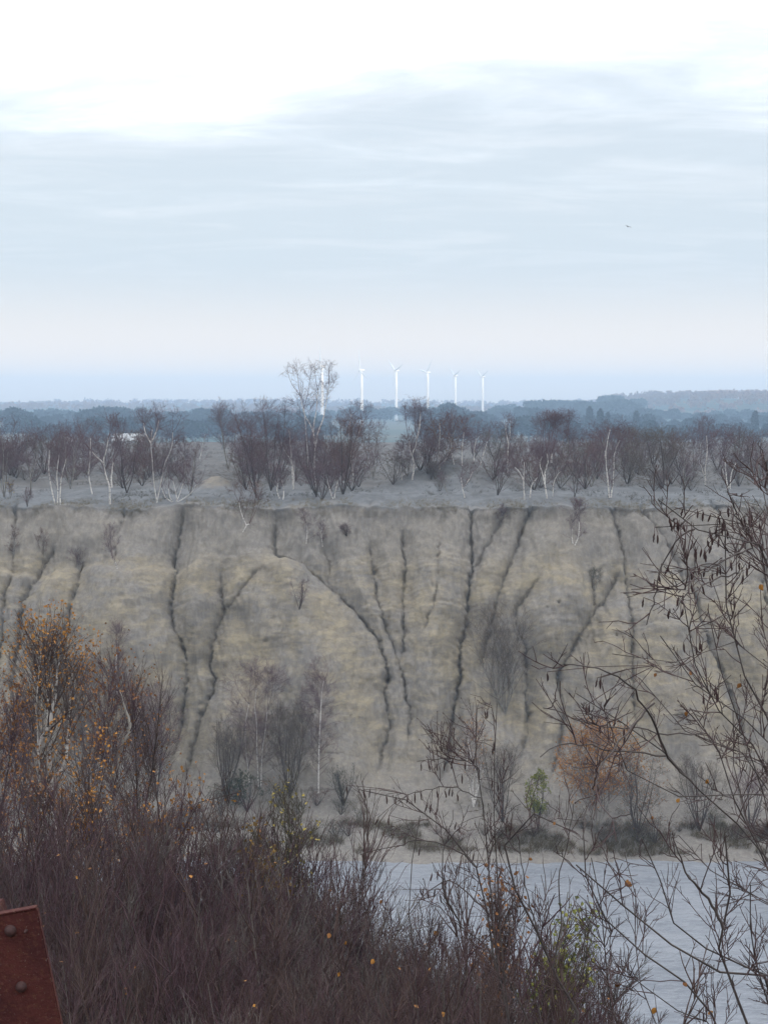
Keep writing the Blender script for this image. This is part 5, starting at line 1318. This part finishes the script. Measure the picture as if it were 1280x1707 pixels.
# ---- rusty steel post at the bottom left
def m_rust():
    m, nt, b = nmat('rusty_steel', 0.85, 0.25); k = N(nt); v = k.coord('Object')
    c = k.mix(k.ramp(k.noise(v, 9, 6, 0.7), .35, .65), (0.060, 0.013, 0.014), (0.105, 0.024, 0.020))
    c = k.mix(k.ramp(k.noise(v, 140, 4, 0.7), .50, .68), c, (0.125, 0.045, 0.028))
    c = k.mix(k.ramp(k.noise(v, 260, 2, 0.6), .62, .72), c, (0.19, 0.12, 0.10))
    nt.links.new(c, b.inputs['Base Color'])
    nt.links.new(k.bump(k.noise(v, 120, 5, .75), .004), b.inputs['Normal']); return m
def bevel_box(name, x0, x1, y0, y1, z0, z1, bev, mat, parent):
    import bmesh
    bm = bmesh.new(); V, F = box(x0, x1, y0, y1, z0, z1)
    vs = [bm.verts.new(v) for v in V]
    for f in F: bm.faces.new([vs[i] for i in f])
    bmesh.ops.bevel(bm, geom=list(bm.edges), offset=bev, segments=2, affect='EDGES')
    bmesh.ops.recalc_face_normals(bm, faces=list(bm.faces))
    me = bpy.data.meshes.new(name); bm.to_mesh(me); bm.free(); return obj(name, me, mat, parent)
def build_post():
    MR = m_rust()
    Y = 1.75; c = at_y(62, 1515, Y); g = gz(c[0], Y) - .1
    ang = math.radians(-10.5)
    H = (c[2] - g) / math.cos(ang); s = ppm(Y)
    o = empty('rusty_post', (c[0] - math.sin(-ang) * -H * 1.0, Y, g)); tag(o, 'dark red rusty steel post with bolts in the bottom left corner', 'post')
    # local frame: right edge of the front plate runs up the local z axis
    o.location = (c[0] + math.sin(-ang) * H, Y, g); o.rotation_euler = (0, ang, 0)
    w = .15
    bevel_box('front_plate', -w, 0, 0, .010, 0, H, .0015, MR, o)
    bevel_box('side_flange', -.075, -.066, .0105, .085, 0, H - .004, .0015, MR, o)
    bevel_box('side_flange', -w, -w + .009, .0105, .085, 0, H - .004, .0015, MR, o)
    bevel_box('top_lip', -w + .001, -.001, -.0012, .0108, H + .0002, H + .0022, .0006, MR, o)
    def bolt(px, py, r):
        q = at_y(px, py, Y - .01); lx = (q[0] - o.location.x); lz = q[2] - g
        x = lx * math.cos(ang) - lz * math.sin(ang); z = lx * math.sin(ang) + lz * math.cos(ang)
        V, F = lathe([(r * 1.25, .0), (r * 1.25, .002), (r, .0022), (r, .005), (r * .8, .0068), (r * .02, .0072)], 12)
        b = obj('bolt', mesh_np('bolt', V, F), plain('bolt_steel', (0.045, 0.018, 0.018), (0.075, 0.030, 0.027), 80, .7, .4), o, (x, -.0001, z)); b.rotation_euler = (math.pi / 2, 0, 0)
    bolt(15, 1556, .0062); bolt(33, 1650, .0058); bolt(41, 1556, .0018)
build_post()
# ------------------------------------------------------------------ haze: one even volume round everything
def build_haze():
    x0, x1, y0, y1, z0, z1 = -4100, 4100, -1600, 3450, CAMZ - 42, CAMZ + 54
    V = np.array([(x, y, z) for x in (x0, x1) for y in (y0, y1) for z in (z0, z1)], float)
    F = np.array([(0, 1, 3, 2), (4, 6, 7, 5), (0, 4, 5, 1), (2, 3, 7, 6), (0, 2, 6, 4), (1, 5, 7, 3)])
    me = mesh_np('haze', V, F, False)
    m = bpy.data.materials.new('haze_air'); m.use_nodes = True
    nt = m.node_tree; nt.nodes.clear()
    out = nt.nodes.new('ShaderNodeOutputMaterial'); pv = nt.nodes.new('ShaderNodeVolumePrincipled')
    pv.inputs['Color'].default_value = (0.50, 0.70, 0.93, 1)
    pv.inputs['Density'].default_value = HAZE
    pv.inputs['Anisotropy'].default_value = 0.0
    nt.links.new(pv.outputs[0], out.inputs['Volume'])
    tag(obj('haze', me, m), kind='stuff')
HAZE = 0.00050
build_haze()
